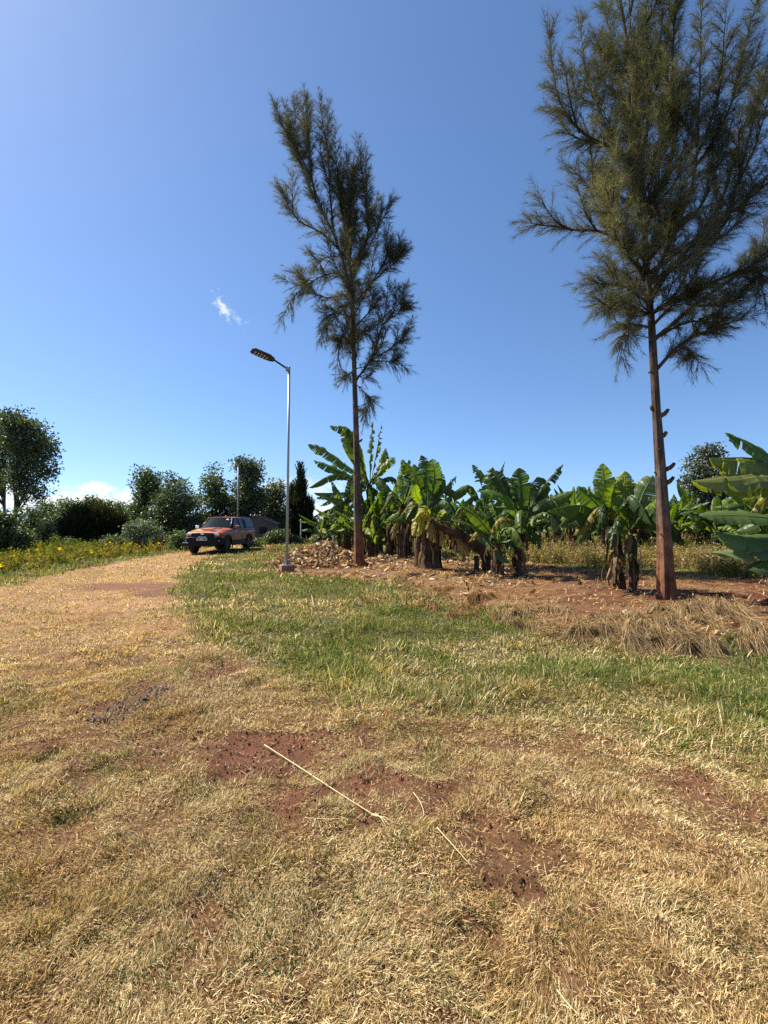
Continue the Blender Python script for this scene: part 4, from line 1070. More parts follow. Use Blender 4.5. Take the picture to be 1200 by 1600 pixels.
bl = [('grey_leaf_bush', 218, 29, [(205, 828, 10, 6), (222, 822, 14, 7), (238, 830, 12, 6), (215, 838, 20, 8)], 'grey leaved spreading bush in front of the dense tree', GRY, 1700, .16), ('low_bush', 182, 29, [(182, 846, 16, 8), (172, 850, 12, 6)], 'low grey green bush left of the grey leaved bush', GRY + MID, 1300, .13),
      ('low_bush', 105, 29, [(105, 853, 14, 10), (118, 858, 10, 6)], 'very dark low bush under the feathery bush', DK, 1500, .13), ('low_bush', 282, 27, [(281, 842, 10, 10), (274, 848, 8, 7), (294, 848, 6, 7)], 'light green bush touching the left side of the pickup', LT, 1100, .15),
      ('low_bush', 398, 31, [(400, 851, 9, 6), (390, 851, 8, 6)], 'light green bush touching the right rear of the pickup', LT, 900, .15), ('low_bush', 432, 36, [(428, 840, 12, 10), (440, 838, 12, 12), (416, 848, 8, 7)], 'green bush left of the lamp post below the olive tree', MID, 1600, .17),
      ('low_bush', 458, 38, [(460, 846, 12, 8)], 'small dim bush right of the lamp post', MID, 900, .17), ('low_bush', 505, 38, [(508, 838, 14, 10), (500, 845, 10, 6)], 'rounded dull green bush right of the conifer', DK + MID[:1], 1400, .16),
      ('low_bush', 65, 30, [(62, 838, 14, 10), (45, 846, 14, 10), (74, 830, 10, 10)], 'dull brownish bush between the leafy bush and the low wall', ((.07, .07, .035), (.05, .06, .025)), 1400, .15), ('low_bush', 250, 30, [(250, 845, 12, 9), (232, 850, 10, 6)], 'dark undergrowth bush at the foot of the dense tree', DK, 1200, .15),
      ('low_bush', 548, 30, [(545, 842, 20, 12), (560, 835, 16, 14)], 'leafy bush behind the leftmost banana plant', MID, 1500, .16), ('low_bush', 150, 31, [(150, 855, 16, 6), (135, 857, 12, 5)], 'low dark growth along the foot of the feathery bush', DK + MID[:1], 1000, .13)]
for i, (nm, px, d, bb, lb, cc, n, lf) in enumerate(bl):
    broadleaf(nm, px, d, bb, lb, 'bush', 'bushes at the foot of the trees', n=n, leaf=lf, cols=cc, tr=.03, clump=.35, seed=70 + i, nlimb=10)


def feathery(name, base, d, pts, label, cat, n, nl, nw, cols, seed, group=None, spread=.5, trunk_top=None, tr=.05):
    """needle foliage: pts = (px, py, rx, ry) volumes filled with short upright sprays"""
    global rng
    rng = np.random.default_rng(seed)
    bx = (base - CX) / F_PX * d; bz = gh1(bx, d); root = thing(name, (bx, d, bz), label, cat, group); k = d / F_PX; sh = []
    g = Geo(); tz = at_d(base, min(p[1] - p[3] for p in pts), d)[2]
    tt = np.array([bx, d, tz if trunk_top is None else trunk_top]); g.tube(bez([np.array([bx, d, bz - .1]), tt], 8), np.linspace(tr, .02, 8), 7, wob=.1)
    ar = np.array([p[2] * p[3] for p in pts], float); ar /= ar.sum()
    for p, a in zip(pts, ar):
        c = at_d(p[0], p[1], d)
        for j in range(int(n * a)):
            v = unit(rng.normal(size=3)) * rng.random() ** .36; q = c + v * np.array([p[2] * k, p[2] * k * .8, p[3] * k])
            if q[2] < bz + .05: continue
            D = unit(np.array([v[0] * spread, v[1] * spread, 1.0]) + rng.normal(0, .18, 3)); sh.append((q, D, nl * 2.2 * rng.uniform(.6, 1.3), rng.uniform(.7, 1.3)))
            if j % 9 == 0: 
                h = bz + (q[2] - bz) * rng.uniform(.15, .7); g.tube(bez([np.array([bx, d, h]), q], 3), [.025, .015, .006], 4, cap=False)
    g.build('trunk', M_tbark, root, smooth=True)
    V_, F_, C_ = needles(sh, 26 / (nl * 2.2), nl, nw, cols, [1] * len(cols), droop=.1, ang=(8, 40))
    link_mesh('crown', np_mesh('crown', V_ - np.array(root.location), [F_], C_), M_needle, root); return root


FD = [(.040, .045, .022), (.060, .062, .028), (.030, .036, .018)]
feathery('feathery_bush', 138, 33, [(122, 830, 24, 28), (150, 826, 28, 32), (108, 840, 12, 18), (140, 815, 26, 18)], 'big dark feathery bush in front of the far trees', 'bush', 1700, .28, .035, FD, 1, 'feathery bushes behind the flower strip')
feathery('feathery_bush', 182, 34, [(182, 832, 16, 24), (192, 838, 16, 18)], 'smaller dark feathery bush right of the big one', 'bush', 700, .28, .035, FD, 2, 'feathery bushes behind the flower strip')
feathery('dark_conifer', 472, 44, [(469, 748, 3.2, 16), (470, 772, 6.5, 20), (471, 795, 11, 20), (473, 818, 16, 18), (473, 836, 16, 12), (484, 800, 5, 12), (458, 810, 6, 20)], 'tall pointed dark conifer right of the lamp post', 'tree', 1500, .36, .05, [(.035, .042, .022), (.050, .056, .03), (.028, .034, .02)], 3, 'conifers behind the lamp post', .35, tr=.14)
feathery('dark_conifer', 455, 47, [(456, 775, 3, 14), (455, 800, 5, 24), (452, 825, 7, 18)], 'small thin conifer half hidden by the lamp post', 'tree', 420, .36, .05, [(.035, .042, .022), (.050, .056, .03)], 4, 'conifers behind the lamp post', .35, tr=.1)
rng = np.random.default_rng(31)

# ------------------------------------------------------------------ meadow at the left, weeds at the right
M_flower = leafmat('yellow_petals', trans=.3, tcol=(1.1, 1, .3))


def herbs(x, y, h, cols, wts, per, name, label, leaf=.07, wid=.012, extra=None, flowers=0.0):
    n = len(x); z = gh(x, y); idx = np.repeat(np.arange(n), per); m = len(idx)
    th = np.abs(rng.normal(0, .32, m)); az = rng.random(m) * 6.283
    d = np.stack([np.sin(th) * np.cos(az), np.sin(th) * np.sin(az), np.cos(th)], 1); la = rng.random(m) * 6.283; lat = np.stack([np.cos(la), np.sin(la), np.zeros(m)], 1)
    L = h[idx] * (.5 + .6 * rng.random(m)); c = palette(n, cols, wts)[idx] * (.75 + .5 * rng.random((m, 1)))
    pos = np.stack([x[idx] + rng.normal(0, .05, m), y[idx] + rng.normal(0, .05, m), z[idx] - .01], 1)
    V1, f3, f4, C1 = ribbons(pos, d, lat, L, np.full(m, wid), rng.random(m) * .5, c)
    k = m * 4; ii = rng.integers(m, size=k); t = .25 + .75 * rng.random(k); P = pos[ii] + d[ii] * (L[ii] * t)[:, None]
    D = unit(rng.normal(size=(k, 3)) + np.array([0, 0, .3])); S = unit(np.cross(D, rng.normal(size=(k, 3)))); l = (leaf * (.5 + rng.random(k)))[:, None]
    Q = np.stack([P, P + D * l * .5 + S * l * .25, P + D * l, P + D * l * .5 - S * l * .25], 1)
    C2 = np.repeat((c[ii] * (.8 + .5 * rng.random((k, 1))))[:, None], 4, 1).reshape(-1, 3)
    Vs = [V1, Q.reshape(-1, 3)]; Cs = [C1, C2]; F4s = [f4, np.arange(4 * k).reshape(-1, 4) + len(V1)]
    if flowers:
        kk = int(m * flowers); ii = rng.integers(m, size=kk); P = pos[ii] + d[ii] * (L[ii] * rng.uniform(.8, 1.02, kk))[:, None]
        D = unit(rng.normal(size=(kk, 3)) * .6 + np.array([0, 0, .2])); S = unit(np.cross(D, rng.normal(size=(kk, 3)))); l = (.06 * (.6 + .8 * rng.random(kk)))[:, None]
        Q = np.stack([P - D * l, P + S * l, P + D * l, P - S * l], 1)
        Vs.append(Q.reshape(-1, 3)); F4s.append(np.arange(4 * kk).reshape(-1, 4) + len(V1) + 4 * k)
        Cs.append(np.repeat((np.array([.72, .52, .05]) * (.7 + .4 * rng.random((kk, 1))))[:, None], 4, 1).reshape(-1, 3))
    o = link_mesh(name, np_mesh(name, np.concatenate(Vs), [f3, np.concatenate(F4s)], np.concatenate(Cs)), M_flower)
    tag(o, label, 'plants', kind='stuff')


FLW = poly([(-60, 905), (0, 899), (100, 884), (200, 871), (262, 863), (290, 860), (285, 853), (160, 859), (60, 864), (-60, 870)])
n = 60000; x = rng.uniform(-30, -7, n); y = rng.uniform(12, 45, n); s = sdist(x, y, FLW)
k = (s > 0) & (rng.random(n) < .17 * (.05 + 1.35 * sstep(.38, .55, fbm(x, y, 1.6, 201)))); x1, y1 = x[k], y[k]
herbs(x1, y1,   .22 + .36 * rng.random(len(x1)), [(.12, .14, .03), (.20, .18, .045), (.085, .105, .03), (.22, .16, .06)], [3, 2, 3, 2], 4, 'flowering_plants', 'strip of low plants with yellow flowers along the left verge', .10, .018, flowers=.03)
BK = poly([(-60, 874), (60, 866), (160, 860), (285, 854), (340, 850), (340, 846), (160, 847), (-60, 850)])
s = sdist(x, y, BK); k = (s > -.3) & (rng.random(n) < .2); x1, y1 = x[k], y[k]
herbs(x1, y1, .35 + .45 * rng.random(len(x1)), [(.10, .13, .035), (.15, .16, .05), (.075, .10, .03)], [1, 1, 1], 3, 'tall_grass', 'tall green grass between the flower strip and the bushes', .12, .022)
n = 60000; y = rng.uniform(11.5, 34, n); x = (rng.uniform(610, 1340, n) - CX) / F_PX * y
pyx = 818 + CAM_H * F_PX / y; pxx = CX + x / y * F_PX
edge = np.interp(pxx, [610, 700, 790, 860, 1000, 1080, 1130, 1340], [858, 862, 876, 893, 897, 900, 912, 920])
k = (pyx < edge + (fbm(x, y, .9, 211) - .5) * 14) & (rng.random(n) < .42 * np.where(y < 20, 1, .6)); x1, y1 = x[k], y[k]
hh = (.34 + .40 * rng.random(len(x1))) * (.7 + .7 * fbm(x1, y1, 1.3, 215))
tanm = fbm(x1, y1, 1.1, 219) + .3 * (818 + CAM_H * F_PX / y1 > np.interp(CX + x1 / y1 * F_PX, [610, 1340], [862, 888]))
for nm, lb, kk, cols in (('weeds', 'green and olive weeds filling the ground behind the banana bed', tanm < .62, [(.10, .12, .038), (.14, .145, .05), (.08, .10, .03), (.18, .155, .07)]), ('dry_weeds', 'dry tan weeds along the front of the weedy ground', tanm >= .62, [(.24, .18, .09), (.30, .23, .125), (.16, .135, .06), (.12, .125, .045)])):
    herbs(x1[kk], y1[kk], hh[kk], cols, [3, 3, 2, 2], 5, nm, lb, .065, .010)
# ------------------------------------------------------------------ street lamps
M_galv = simple('galvanised_steel', (.30, .32, .34), .5, .3, var=.06, scale=3)
M_black = simple('black_plastic', (.016, .016, .018), .45, 0, var=.2)
M_conc = simple('soil_stained_concrete', (.24, .125, .085), .95, 0, var=.45, scale=9, bump=.5, spec=.2)
M_lens = simple('lamp_lens', (.55, .53, .48), .15, 0, var=.1)
M_panel = simple('solar_panel', (.012, .018, .045), .12, 0, var=.2)


def frame_of(a, b, up):
    x = unit(np.subtract(b, a)); y = unit(np.cross(up, x)); return np.stack([x, y, np.cross(x, y)], 1)


B = on_g(448, 893); d = B[1]
lamp = thing('street_lamp', B, 'tall grey street lamp post with a black solar head on a soil stained concrete block', 'street lamp', 'street lamps')
zt = at_d(450, 573, d)[2]; top = np.array([B[0] + .05, d, zt]); k = d / F_PX
g = Geo(); yaw = R(24); Rz = np.array([[math.cos(yaw), -math.sin(yaw), 0], [math.sin(yaw), math.cos(yaw), 0], [0, 0, 1]])
me_v = []
for z, s in ((-.2, .215), (.20, .21), (.225, .19)):
    for a in ((-1, -1), (1, -1), (1, 1), (-1, 1)): me_v.append(B + Rz @ np.array([a[0] * s, a[1] * s, z]))
g.add(me_v, None, [(i * 4 + j, i * 4 + (j + 1) % 4, i * 4 + 4 + (j + 1) % 4, i * 4 + 4 + j) for i in range(2) for j in range(4)] + [(8, 9, 10, 11)])
g.build('concrete_block', M_conc, lamp)
g = Geo(); g.box(B + np.array([0, 0, .233]), (.13, .13, .008), rot=Rz)
for sx_ in (-1, 1):
    for sy_ in (-1, 1): g.tube([B + Rz @ np.array([sx_ * .1, sy_ * .1, .24]), B + Rz @ np.array([sx_ * .1, sy_ * .1, .275])], .012, 6)
for a in range(4):
    c_, s_ = math.cos(a * math.pi / 2), math.sin(a * math.pi / 2); n_ = np.array([-s_, c_, 0]) * .004; r_ = np.array([c_, s_, 0])
    q = [B + r_ * .04 + [0, 0, .24], B + r_ * .12 + [0, 0, .24], B + r_ * .04 + [0, 0, .40]]
    g.add([v + n_ for v in map(np.array, q)] + [v - n_ for v in map(np.array, q)], [(0, 1, 2), (5, 4, 3)], [(0, 3, 4, 1), (1, 4, 5, 2), (2, 5, 3, 0)])
g.build('base_plate', M_galv, lamp)
g = Geo(); g.tube([B + np.array([0, 0, .24]), B * .5 + top * .5, top], [.046, .043, .040], 20); g.build('pole', M_galv, lamp, smooth=True)
hj = at_d(450, 577, d); ha = at_d(427.5, 562, d - .35); hb = at_d(392.5, 547, d - .8)
g = Geo(); g.box(hj + np.array([0, -.02, 0]), (.06, .075, .06)); g.build('bracket', M_galv, lamp)
g = Geo(); g.tube([hj, ha + (ha - hj) * .1], .03, 12); g.build('arm', M_black, lamp, smooth=True)
Fr = frame_of(ha, hb, np.array([.0, .35, 1.0])); HL = np.linalg.norm(hb - ha)
g = Geo(); rows = []
prof = [(-.05, .035, .03), (0, .07, .045), (.10, .115, .05), (.3, .145, .045), (.7, .15, .04), (.93, .135, .035), (1.0, .10, .025)]
V = []
for (t, hw, hh) in prof:
    for (cy_, cz_) in ((-1, -.35), (-.8, -1), (.8, -1), (1, -.35), (.85, .8), (0, 1.25), (-.85, .8)):
        V.append(ha + Fr @ np.array([t * HL, cy_ * hw, cz_ * hh]))
m = 7; F = [(i * m + j, i * m + (j + 1) % m, (i + 1) * m + (j + 1) % m, (i + 1) * m + j) for i in range(len(prof) - 1) for j in range(m)]
g.add(V, [(0, j + 1, j) for j in range(1, m - 1)] + [((len(prof) - 1) * m, (len(prof) - 1) * m + j, (len(prof) - 1) * m + j + 1) for j in range(1, m - 1)], F)
head = g.build('lamp_head', M_black, lamp)
g = Geo(); g.box(ha + Fr @ np.array([HL * .52, 0, .062]), (HL * .36, .10, .006), rot=Fr); o = g.build('solar_panel', M_panel, lamp); o.parent = head
for t in (.44, .57, .70, .83):
    g = Geo(); c_ = ha + Fr @ np.array([HL * t, 0, -.044])
    for s_ in (-.05, .05): g.box(c_ + Fr @ np.array([0, s_, 0]), (.022, .026, .008), rot=Fr)
    o = g.build('lens', M_lens, lamp); o.parent = head
g = Geo(); c_ = ha + Fr @ np.array([HL * .3, 0, -.048]); g.tube([c_, c_ - Fr[:, 2] * .02], .025, 10); o = g.build('sensor', M_lens, lamp); o.parent = head
far = copy_tree(lamp); fd = 36.0; far.location = ((371 - CX) / F_PX * fd, fd, gh1((371 - CX) / F_PX * fd, fd)); far.rotation_euler = (0, 0, R(70)); far.scale = (.9, .9, .885)
far['label'] = 'distant street lamp post standing behind the pickup roof'
M_white = simple('white_paint', (.62, .62, .60), .6, var=.2)
for px, d, y0, lb in ((470, 40, 812, 'thin white post in front of the dark conifer'), (521, 36, 824, 'short white post left of the leftmost banana plant')):
    b = np.array([(px - CX) / F_PX * d, d, 0]); b[2] = gh1(b[0], d); H = at_d(px, y0, d)[2] - b[2]; g = Geo()
    g.tube([b - [0, 0, .1], b + [0, 0, H]], [.045, .04], 10); g.tube([b + [0, 0, H], b + [0, 0, H + .03]], [.055, .03], 10)
    o = g.build('white_post', M_white, None, loc=b); tag(o, lb, 'post', 'white posts beyond the track')

# ------------------------------------------------------------------ parked pickup (front faces the viewer, -y)
M_org = simple('orange_paint', (.27, .058, .010), .42, 0, var=.06, scale=3, coat=.12)
M_dark = simple('dark_maroon_paint', (.030, .013, .010), .4, 0, var=.1, spec=.3)
M_yel = simple('amber_decal', (.58, .33, .04), .4, 0, var=.05, coat=.8)
M_glass = simple('dark_glass', (.010, .013, .015), .12, 0, var=.05, spec=.1)
M_trim = simple('black_trim', (.007, .007, .0075), .55, 0, var=.25, spec=.2)
M_tyre = simple('tyre_rubber', (.018, .017, .016), .85, 0, var=.3, scale=20, bump=.2)
M_rim = simple('grey_alloy', (.16, .165, .17), .35, .8, var=.1)
M_chr = simple('bright_metal', (.75, .75, .74), .2, .9, var=.05)
M_lamp = simple('headlight_lens', (.55, .57, .58), .08, .1, var=.2, scale=18, coat=1)
M_plate = simple('plate_white', (.62, .62, .60), .5, var=.05)
cx = (322 - CX) / F_PX * 25.2
cx = (321 - CX) / F_PX * 23.6
PK = np.array([cx, 23.6 + 2.66, 0]); PK[2] = gh1(PK[0], PK[1] - 2)
car = thing('pickup_truck', (0, 0, 0), 'orange pickup with black front and a matching rear canopy parked on the track', 'pickup truck')


def loft(g, secs, mi=0, close=True):
    """secs: (y, [(x, z) ...half outline, bottom to top centre]); mirrored"""
    V = []; m = None
    for y, hp in secs:
        full = [(x, z) for x, z in hp] + [(-x, z) for x, z in reversed(hp) if x > 1e-6]
        m = len(full); V += [(x, y, z) for x, z in full]
    F = [(i * m + j, (i + 1) * m + j, (i + 1) * m + (j + 1) % m, i * m + (j + 1) % m) for i in range(len(secs) - 1) for j in range(m)]
    F3 = []
    if close:
        for b, fl_ in ((0, 1), ((len(secs) - 1) * m, 0)):
            for j in range(1, m - 1): F3.append((b, b + j, b + j + 1) if fl_ else (b, b + j + 1, b + j))
    return g.add(V, F3, F, mi=mi)


def bevel(o, w=.02, seg=2):
    md = o.modifiers.new('bevel', 'BEVEL'); md.width = w; md.segments = seg; md.limit_method = 'ANGLE'; md.angle_limit = R(28); return o


def prism(g, pts, a, b, axis, mi=0):
    """polygon pts in the plane across axis, extruded from a to b"""
    n = len(pts); V = []
    for t in (a, b):
        for (u, v) in pts: V.append({'x': (t, u, v), 'y': (u, t, v), 'z': (u, v, t)}[axis])
    F = [(j, (j + 1) % n, n + (j + 1) % n, n + j) for j in range(n)]
    F3 = [(0, j + 1, j) for j in range(1, n - 1)] + [(n, n + j, n + j + 1) for j in range(1, n - 1)]
    return g.add(V, F3, F, mi=mi)


g = Geo()
loft(g, [(-2.60, [(.70, .60), (.80, .66), (.81, .95), (.78, 1.00), (.68, 1.03), (.30, 1.05), (0, 1.055)]), (-2.46, [(.80, .52), (.89, .60), (.90, .98), (.87, 1.03), (.75, 1.08), (.32, 1.105), (0, 1.11)]),
         (-2.0, [(.84, .50), (.93, .60), (.93, 1.0), (.90, 1.09), (.80, 1.15), (.34, 1.195), (0, 1.20)]), (-1.02, [(.84, .48), (.93, .58), (.93, 1.03), (.91, 1.18), (.82, 1.25), (.36, 1.30), (0, 1.305)]),
         (.9, [(.84, .48), (.93, .58), (.93, 1.03), (.91, 1.19), (.86, 1.24), (.36, 1.25), (0, 1.25)]), (2.55, [(.84, .52), (.92, .60), (.92, 1.03), (.90, 1.19), (.86, 1.24), (.36, 1.25), (0, 1.25)]),
         (2.64, [(.80, .58), (.88, .64), (.88, 1.03), (.86, 1.17), (.82, 1.22), (.34, 1.23), (0, 1.23)])])
body = bevel(g.build('body', M_org, car), .025)
# cab: roof and pillars round the glass
g = Geo()
loft(g, [(-.36, [(.56, 1.775), (.66, 1.775), (.66, 1.80), (.58, 1.825), (0, 1.84)]), (.3, [(.58, 1.79), (.685, 1.79), (.685, 1.82), (.60, 1.85), (0, 1.865)]), (.93, [(.58, 1.785), (.685, 1.785), (.685, 1.815), (.60, 1.845), (0, 1.86)])])
bevel(g.build('roof', M_org, car), .012)
g = Geo()
for s in (-1, 1):
    g.tube([(s * .80, -1.06, 1.24), (s * .62, -.36, 1.80)], [.045, .04], 8); g.tube([(s * .86, .18, 1.23), (s * .675, .16, 1.80)], [.05, .045], 6); g.tube([(s * .86, .92, 1.23), (s * .675, .90, 1.80)], [.05, .05], 6)
g.build('pillars', M_dark, car, smooth=True)
g = Geo(); xs_ = np.linspace(-1, 1, 9); g.add([(.78 * x, -1.17 + .08 * x * x, 1.262 - .012 * x * x) for x in xs_] + [(.60 * x, -.41 + .05 * x * x, 1.815 - .02 * x * x) for x in xs_], None, [(j, j + 1, 10 + j, 9 + j) for j in range(8)])
ws = g.build('windscreen', M_glass, car, smooth=True)
g = Geo(); g.add([(.38, -.555, 1.665), (.50, -.545, 1.662), (.49, -.50, 1.725), (.375, -.508, 1.728)], None, [(0, 1, 2, 3)]); g.V[-1] += np.array([0, -.035, .02])
o = g.build('windscreen_sticker', M_plate, car); o.parent = ws
for s in (-1, 1):
    for (y0, y1, y0t, y1t) in ((-.92, .14, -.32, .12), (.22, .88, .20, .86)):
        g = Geo(); V = [(s * .865, y0, 1.25), (s * .865, y1, 1.25), (s * .69, y1t, 1.785), (s * .69, y0t, 1.785)]; Vi = [(x - s * .02, y, z) for x, y, z in V]
        g.add(V + Vi, None, [(0, 1, 2, 3), (7, 6, 5, 4)]); g.build('side_window', M_glass, car)
    g = Geo(); g.box((s * .936, -.16, .56), (.012, 1.10, .09)); g.box((s * .934, .02, 1.165), (.006, 2.55, .012)); g.build('side_trim_shade', M_trim, car)  # black lower trim; its colour also stands in for shade on the flanks
    # doors: seams and handles
    g = Geo()
    for y in (-.98, .18, 1.02): g.box((s * .934, y, .92), (.002, .006, .30))
    g.build('door_seams', M_trim, car)
    for y in (-.02, .84): g = Geo(); g.box((s * .945, y, 1.10), (.016, .10, .018)); bevel(g.build('door_handle', M_trim, car), .008)
    g = Geo(); loft(g, [(-.13, [(.0, .0)])], close=False) if False else None
    g.tube([(s * .90, -.80, 1.24), (s * 1.00, -.82, 1.27)], [.03, .03], 6); mir = g.build('mirror', M_trim, car)
    g = Geo(); g.box((s * 1.07, -.80, 1.31), (.10, .055, .085)); mc = bevel(g.build('mirror_cap', M_org if s > 0 else M_chr, car), .03, 3); mc.parent = mir
    g = Geo(); g.tube([(s * .66, -.25, 1.86), (s * .66, -.1, 1.90), (s * .66, .75, 1.90), (s * .66, .9, 1.87)], .018, 6); g.build('roof_rail', M_trim, car, smooth=True)
    g = Geo(); g.tube([(s * .98, -1.2, .44), (s * 1.0, -1.1, .42), (s * 1.0, .95, .42), (s * .98, 1.0, .44)], .04, 8); g.build('side_step', M_trim, car, smooth=True)
    for wy in (-1.77, 1.45):
        g = Geo(); ar = [(wy + .50 * math.cos(a), .41 + .52 * math.sin(a)) for a in np.linspace(-.35, math.pi + .35, 22)]
        ai = [(wy + .41 * math.cos(a), .41 + .43 * math.sin(a)) for a in np.linspace(-.35, math.pi + .35, 22)]; n = 22
        V = [(s * .985, y, z) for y, z in ai] + [(s * .995, y, z) for y, z in ar] + [(s * .92, y, z) for y, z in [(wy + 1.06 * (y - wy), z * 1.02) for y, z in ar]]
        g.add(V, None, [(j, j + 1, n + j + 1, n + j) for j in range(n - 1)] + [(n + j, n + j + 1, 2 * n + j + 1, 2 * n + j) for j in range(n - 1)])
        prism(g, [(y, z) for y, z in ai], s * .60, s * .936, 'x'); g.build('wheel_arch', M_trim, car)
        wt = bpy.data.objects.new('wheel', None); COL.objects.link(wt); wt.parent = car; wt.location = (s * .80, wy, .39)
        g = Geo(); V = []; m = 28; pr = [(-.13, .27), (-.135, .33), (-.115, .385), (-.05, .395), (.05, .395), (.115, .385), (.135, .33), (.13, .27)]
        for (w_, r_) in pr:
            for j in range(m): a = 6.2832 * j / m; V.append((w_, r_ * math.cos(a), r_ * math.sin(a)))
        g.add(V, None, [(i * m + j, i * m + (j + 1) % m, (i + 1) * m + (j + 1) % m, (i + 1) * m + j) for i in range(len(pr) - 1) for j in range(m)]); ty = g.build('tyre', M_tyre, car, local=False); ty.parent = wt; ty.location = (0, 0, 0)
        g = Geo()
        V = [];
        for (w_, r_) in ((s * .06, .275), (s * .11, .275), (s * .115, .25), (s * .07, .24)):
            for j in range(m): a = 6.2832 * j / m; V.append((w_, r_ * math.cos(a), r_ * math.sin(a)))
        g.add(V, None, [(i * m + j, i * m + (j + 1) % m, (i + 1) * m + (j + 1) % m, (i + 1) * m + j) for i in range(3) for j in range(m)])
        for j in range(6): a = 6.2832 * j / 6; g.tube([(s * .10, .04 * math.cos(a), .04 * math.sin(a)), (s * .095, .25 * math.cos(a), .25 * math.sin(a))], [.045, .03], 6)
        g.tube([(s * .05, 0, 0), (s * .12, 0, 0)], .065, 12); rm = g.build('rim', M_rim, car, local=False); rm.parent = wt
    # headlight, fog lamp
    g = Geo(); prism(g, [(s * .50, .95), (s * .54, 1.02), (s * .80, 1.03), (s * .80, .91)], -2.63, -2.50, 'y'); bevel(g.build('headlight', M_lamp, car), .01)
    g = Geo(); prism(g, [(s * .58, .60), (s * .58, .68), (s * .80, .69), (s * .80, .60)], -2.66, -2.5, 'y'); g.build('fog_light_bezel', M_trim, car)
    g = Geo(); g.box((s * .74, -2.668, .655), (.10, .012, .022)); g.build('fog_light', M_chr, car)
# front: grille, emblem, bumper, bar, plate
g = Geo(); prism(g, [(-.52, .86), (-.56, .99), (-.48, 1.035), (.48, 1.035), (.56, .99), (.52, .86), (.40, .80), (-.40, .80)], -2.665, -2.5, 'y'); gr = bevel(g.build('grille', M_trim, car), .012)
for z in (.885, .945, 1.005): g = Geo(); g.box((0, -2.672, z), (.46, .012, .012)); o = g.build('grille_bar', M_black, car); o.parent = gr
g = Geo(); V = [(0, -2.695, .985)] + [(.095 * math.cos(a), -2.688, .985 + .04 * math.sin(a)) for a in np.linspace(0, 6.2832, 20)[:-1]] + [(.095 * math.cos(a), -2.67, .985 + .04 * math.sin(a)) for a in np.linspace(0, 6.2832, 20)[:-1]]
g.add(V, [(0, 1 + j, 1 + (j + 1) % 19) for j in range(19)], [(1 + j, 20 + j, 20 + (j + 1) % 19, 1 + (j + 1) % 19) for j in range(19)]); o = g.build('emblem', M_chr, car); o.parent = gr
g = Geo(); g.box((0, -2.70, .835), (.20, .02, .014)); g.build('light_bar', M_chr, car)
g = Geo(); loft(g, [(-2.74, [(.60, .40), (.72, .46), (.72, .74), (.64, .82), (0, .83)]), (-2.62, [(.80, .38), (.90, .46), (.91, .74), (.86, .84), (0, .85)]), (-2.25, [(.86, .38), (.945, .46), (.95, .72), (.93, .80), (0, .80)])]); bp_ = bevel(g.build('bumper', M_trim, car), .02)
g = Geo(); g.box((-.80, -2.66, .565), (.14, .10, .014)); g.build('bumper_guard', M_chr, car)
g = Geo(); g.box((0, -2.757, .735), (.27, .008, .062)); pl = g.build('number_plate', M_plate, car)
cu = bpy.data.curves.new('plate_lettering', 'FONT'); cu.body = 'KBX 708K'; cu.size = .125; cu.align_x = 'CENTER'; cu.align_y = 'CENTER'; cu.extrude = .001; cu.offset = .002
tmp = bpy.data.objects.new('plate_lettering', cu); COL.objects.link(tmp); bpy.context.view_layer.update()
tme = bpy.data.meshes.new_from_object(tmp.evaluated_get(bpy.context.evaluated_depsgraph_get())); bpy.data.objects.remove(tmp)
tme.transform(Matrix.Rotation(R(90), 4, 'X')); tme.materials.clear()
o = link_mesh('plate_lettering', tme, M_trim, pl); o.location = (0, -2.768, .735)
# bonnet scoop and graphics
g = Geo(); loft(g, [(-2.2, [(.30, 1.13), (.26, 1.20), (0, 1.21)]), (-1.75, [(.30, 1.2), (.25, 1.275), (0, 1.285)]), (-1.3, [(.26, 1.25), (.2, 1.29), (0, 1.298)])]); bevel(g.build('bonnet_scoop', M_org, car), .012)
g = Geo(); g.box((0, -2.205, 1.18), (.235, .012, .022)); g.build('scoop_grille', M_trim, car)
hz = lambda x, y: np.interp(y, [-2.46, -2.0, -1.02], [1.11, 1.20, 1.305]) - abs(x) * .052 + .004
for s in (-1, 1):
    g = Geo(); P_ = [(s * .30, -2.40), (s * .52, -2.42), (s * .44, -1.15), (s * .28, -1.15)]; g.add([(x, y, hz(x, y) + .022) for x, y in P_], None, [(0, 1, 2, 3)]); g.build('bonnet_stripe', M_trim, car)
g = Geo(); P_ = [(-.72, -2.42), (-.06, -2.45), (-.10, -2.24), (-.62, -1.75)]; g.add([(x, y, hz(x, y) + .018) for x, y in P_], None, [(0, 1, 2, 3)]); g.build('bonnet_decal', M_yel, car)
# canopy over the load bed
g = Geo(); loft(g, [(.99, [(.87, 1.235), (.70, 1.78), (.60, 1.835), (0, 1.85)]), (1.7, [(.87, 1.235), (.70, 1.79), (.60, 1.845), (0, 1.86)]), (2.45, [(.86, 1.235), (.69, 1.77), (.58, 1.82), (0, 1.835)]), (2.60, [(.85, 1.235), (.74, 1.55), (.62, 1.60), (0, 1.62)])]); can = bevel(g.build('canopy', M_dark, car), .02)
for s in (-1, 1):
    g = Geo(); V = [(s * .868, 1.12, 1.30), (s * .868, 2.36, 1.30), (s * .730, 2.22, 1.72), (s * .730, 1.12, 1.72)]; V = [(x + s * .012, y, z) for x, y, z in V]
    g.add(V + [(x - s * .03, y, z) for x, y, z in V], None, [(0, 1, 2, 3), (0, 4, 5, 1), (1, 5, 6, 2), (2, 6, 7, 3), (3, 7, 4, 0)]); o = g.build('canopy_window', M_glass, car); o.parent = can
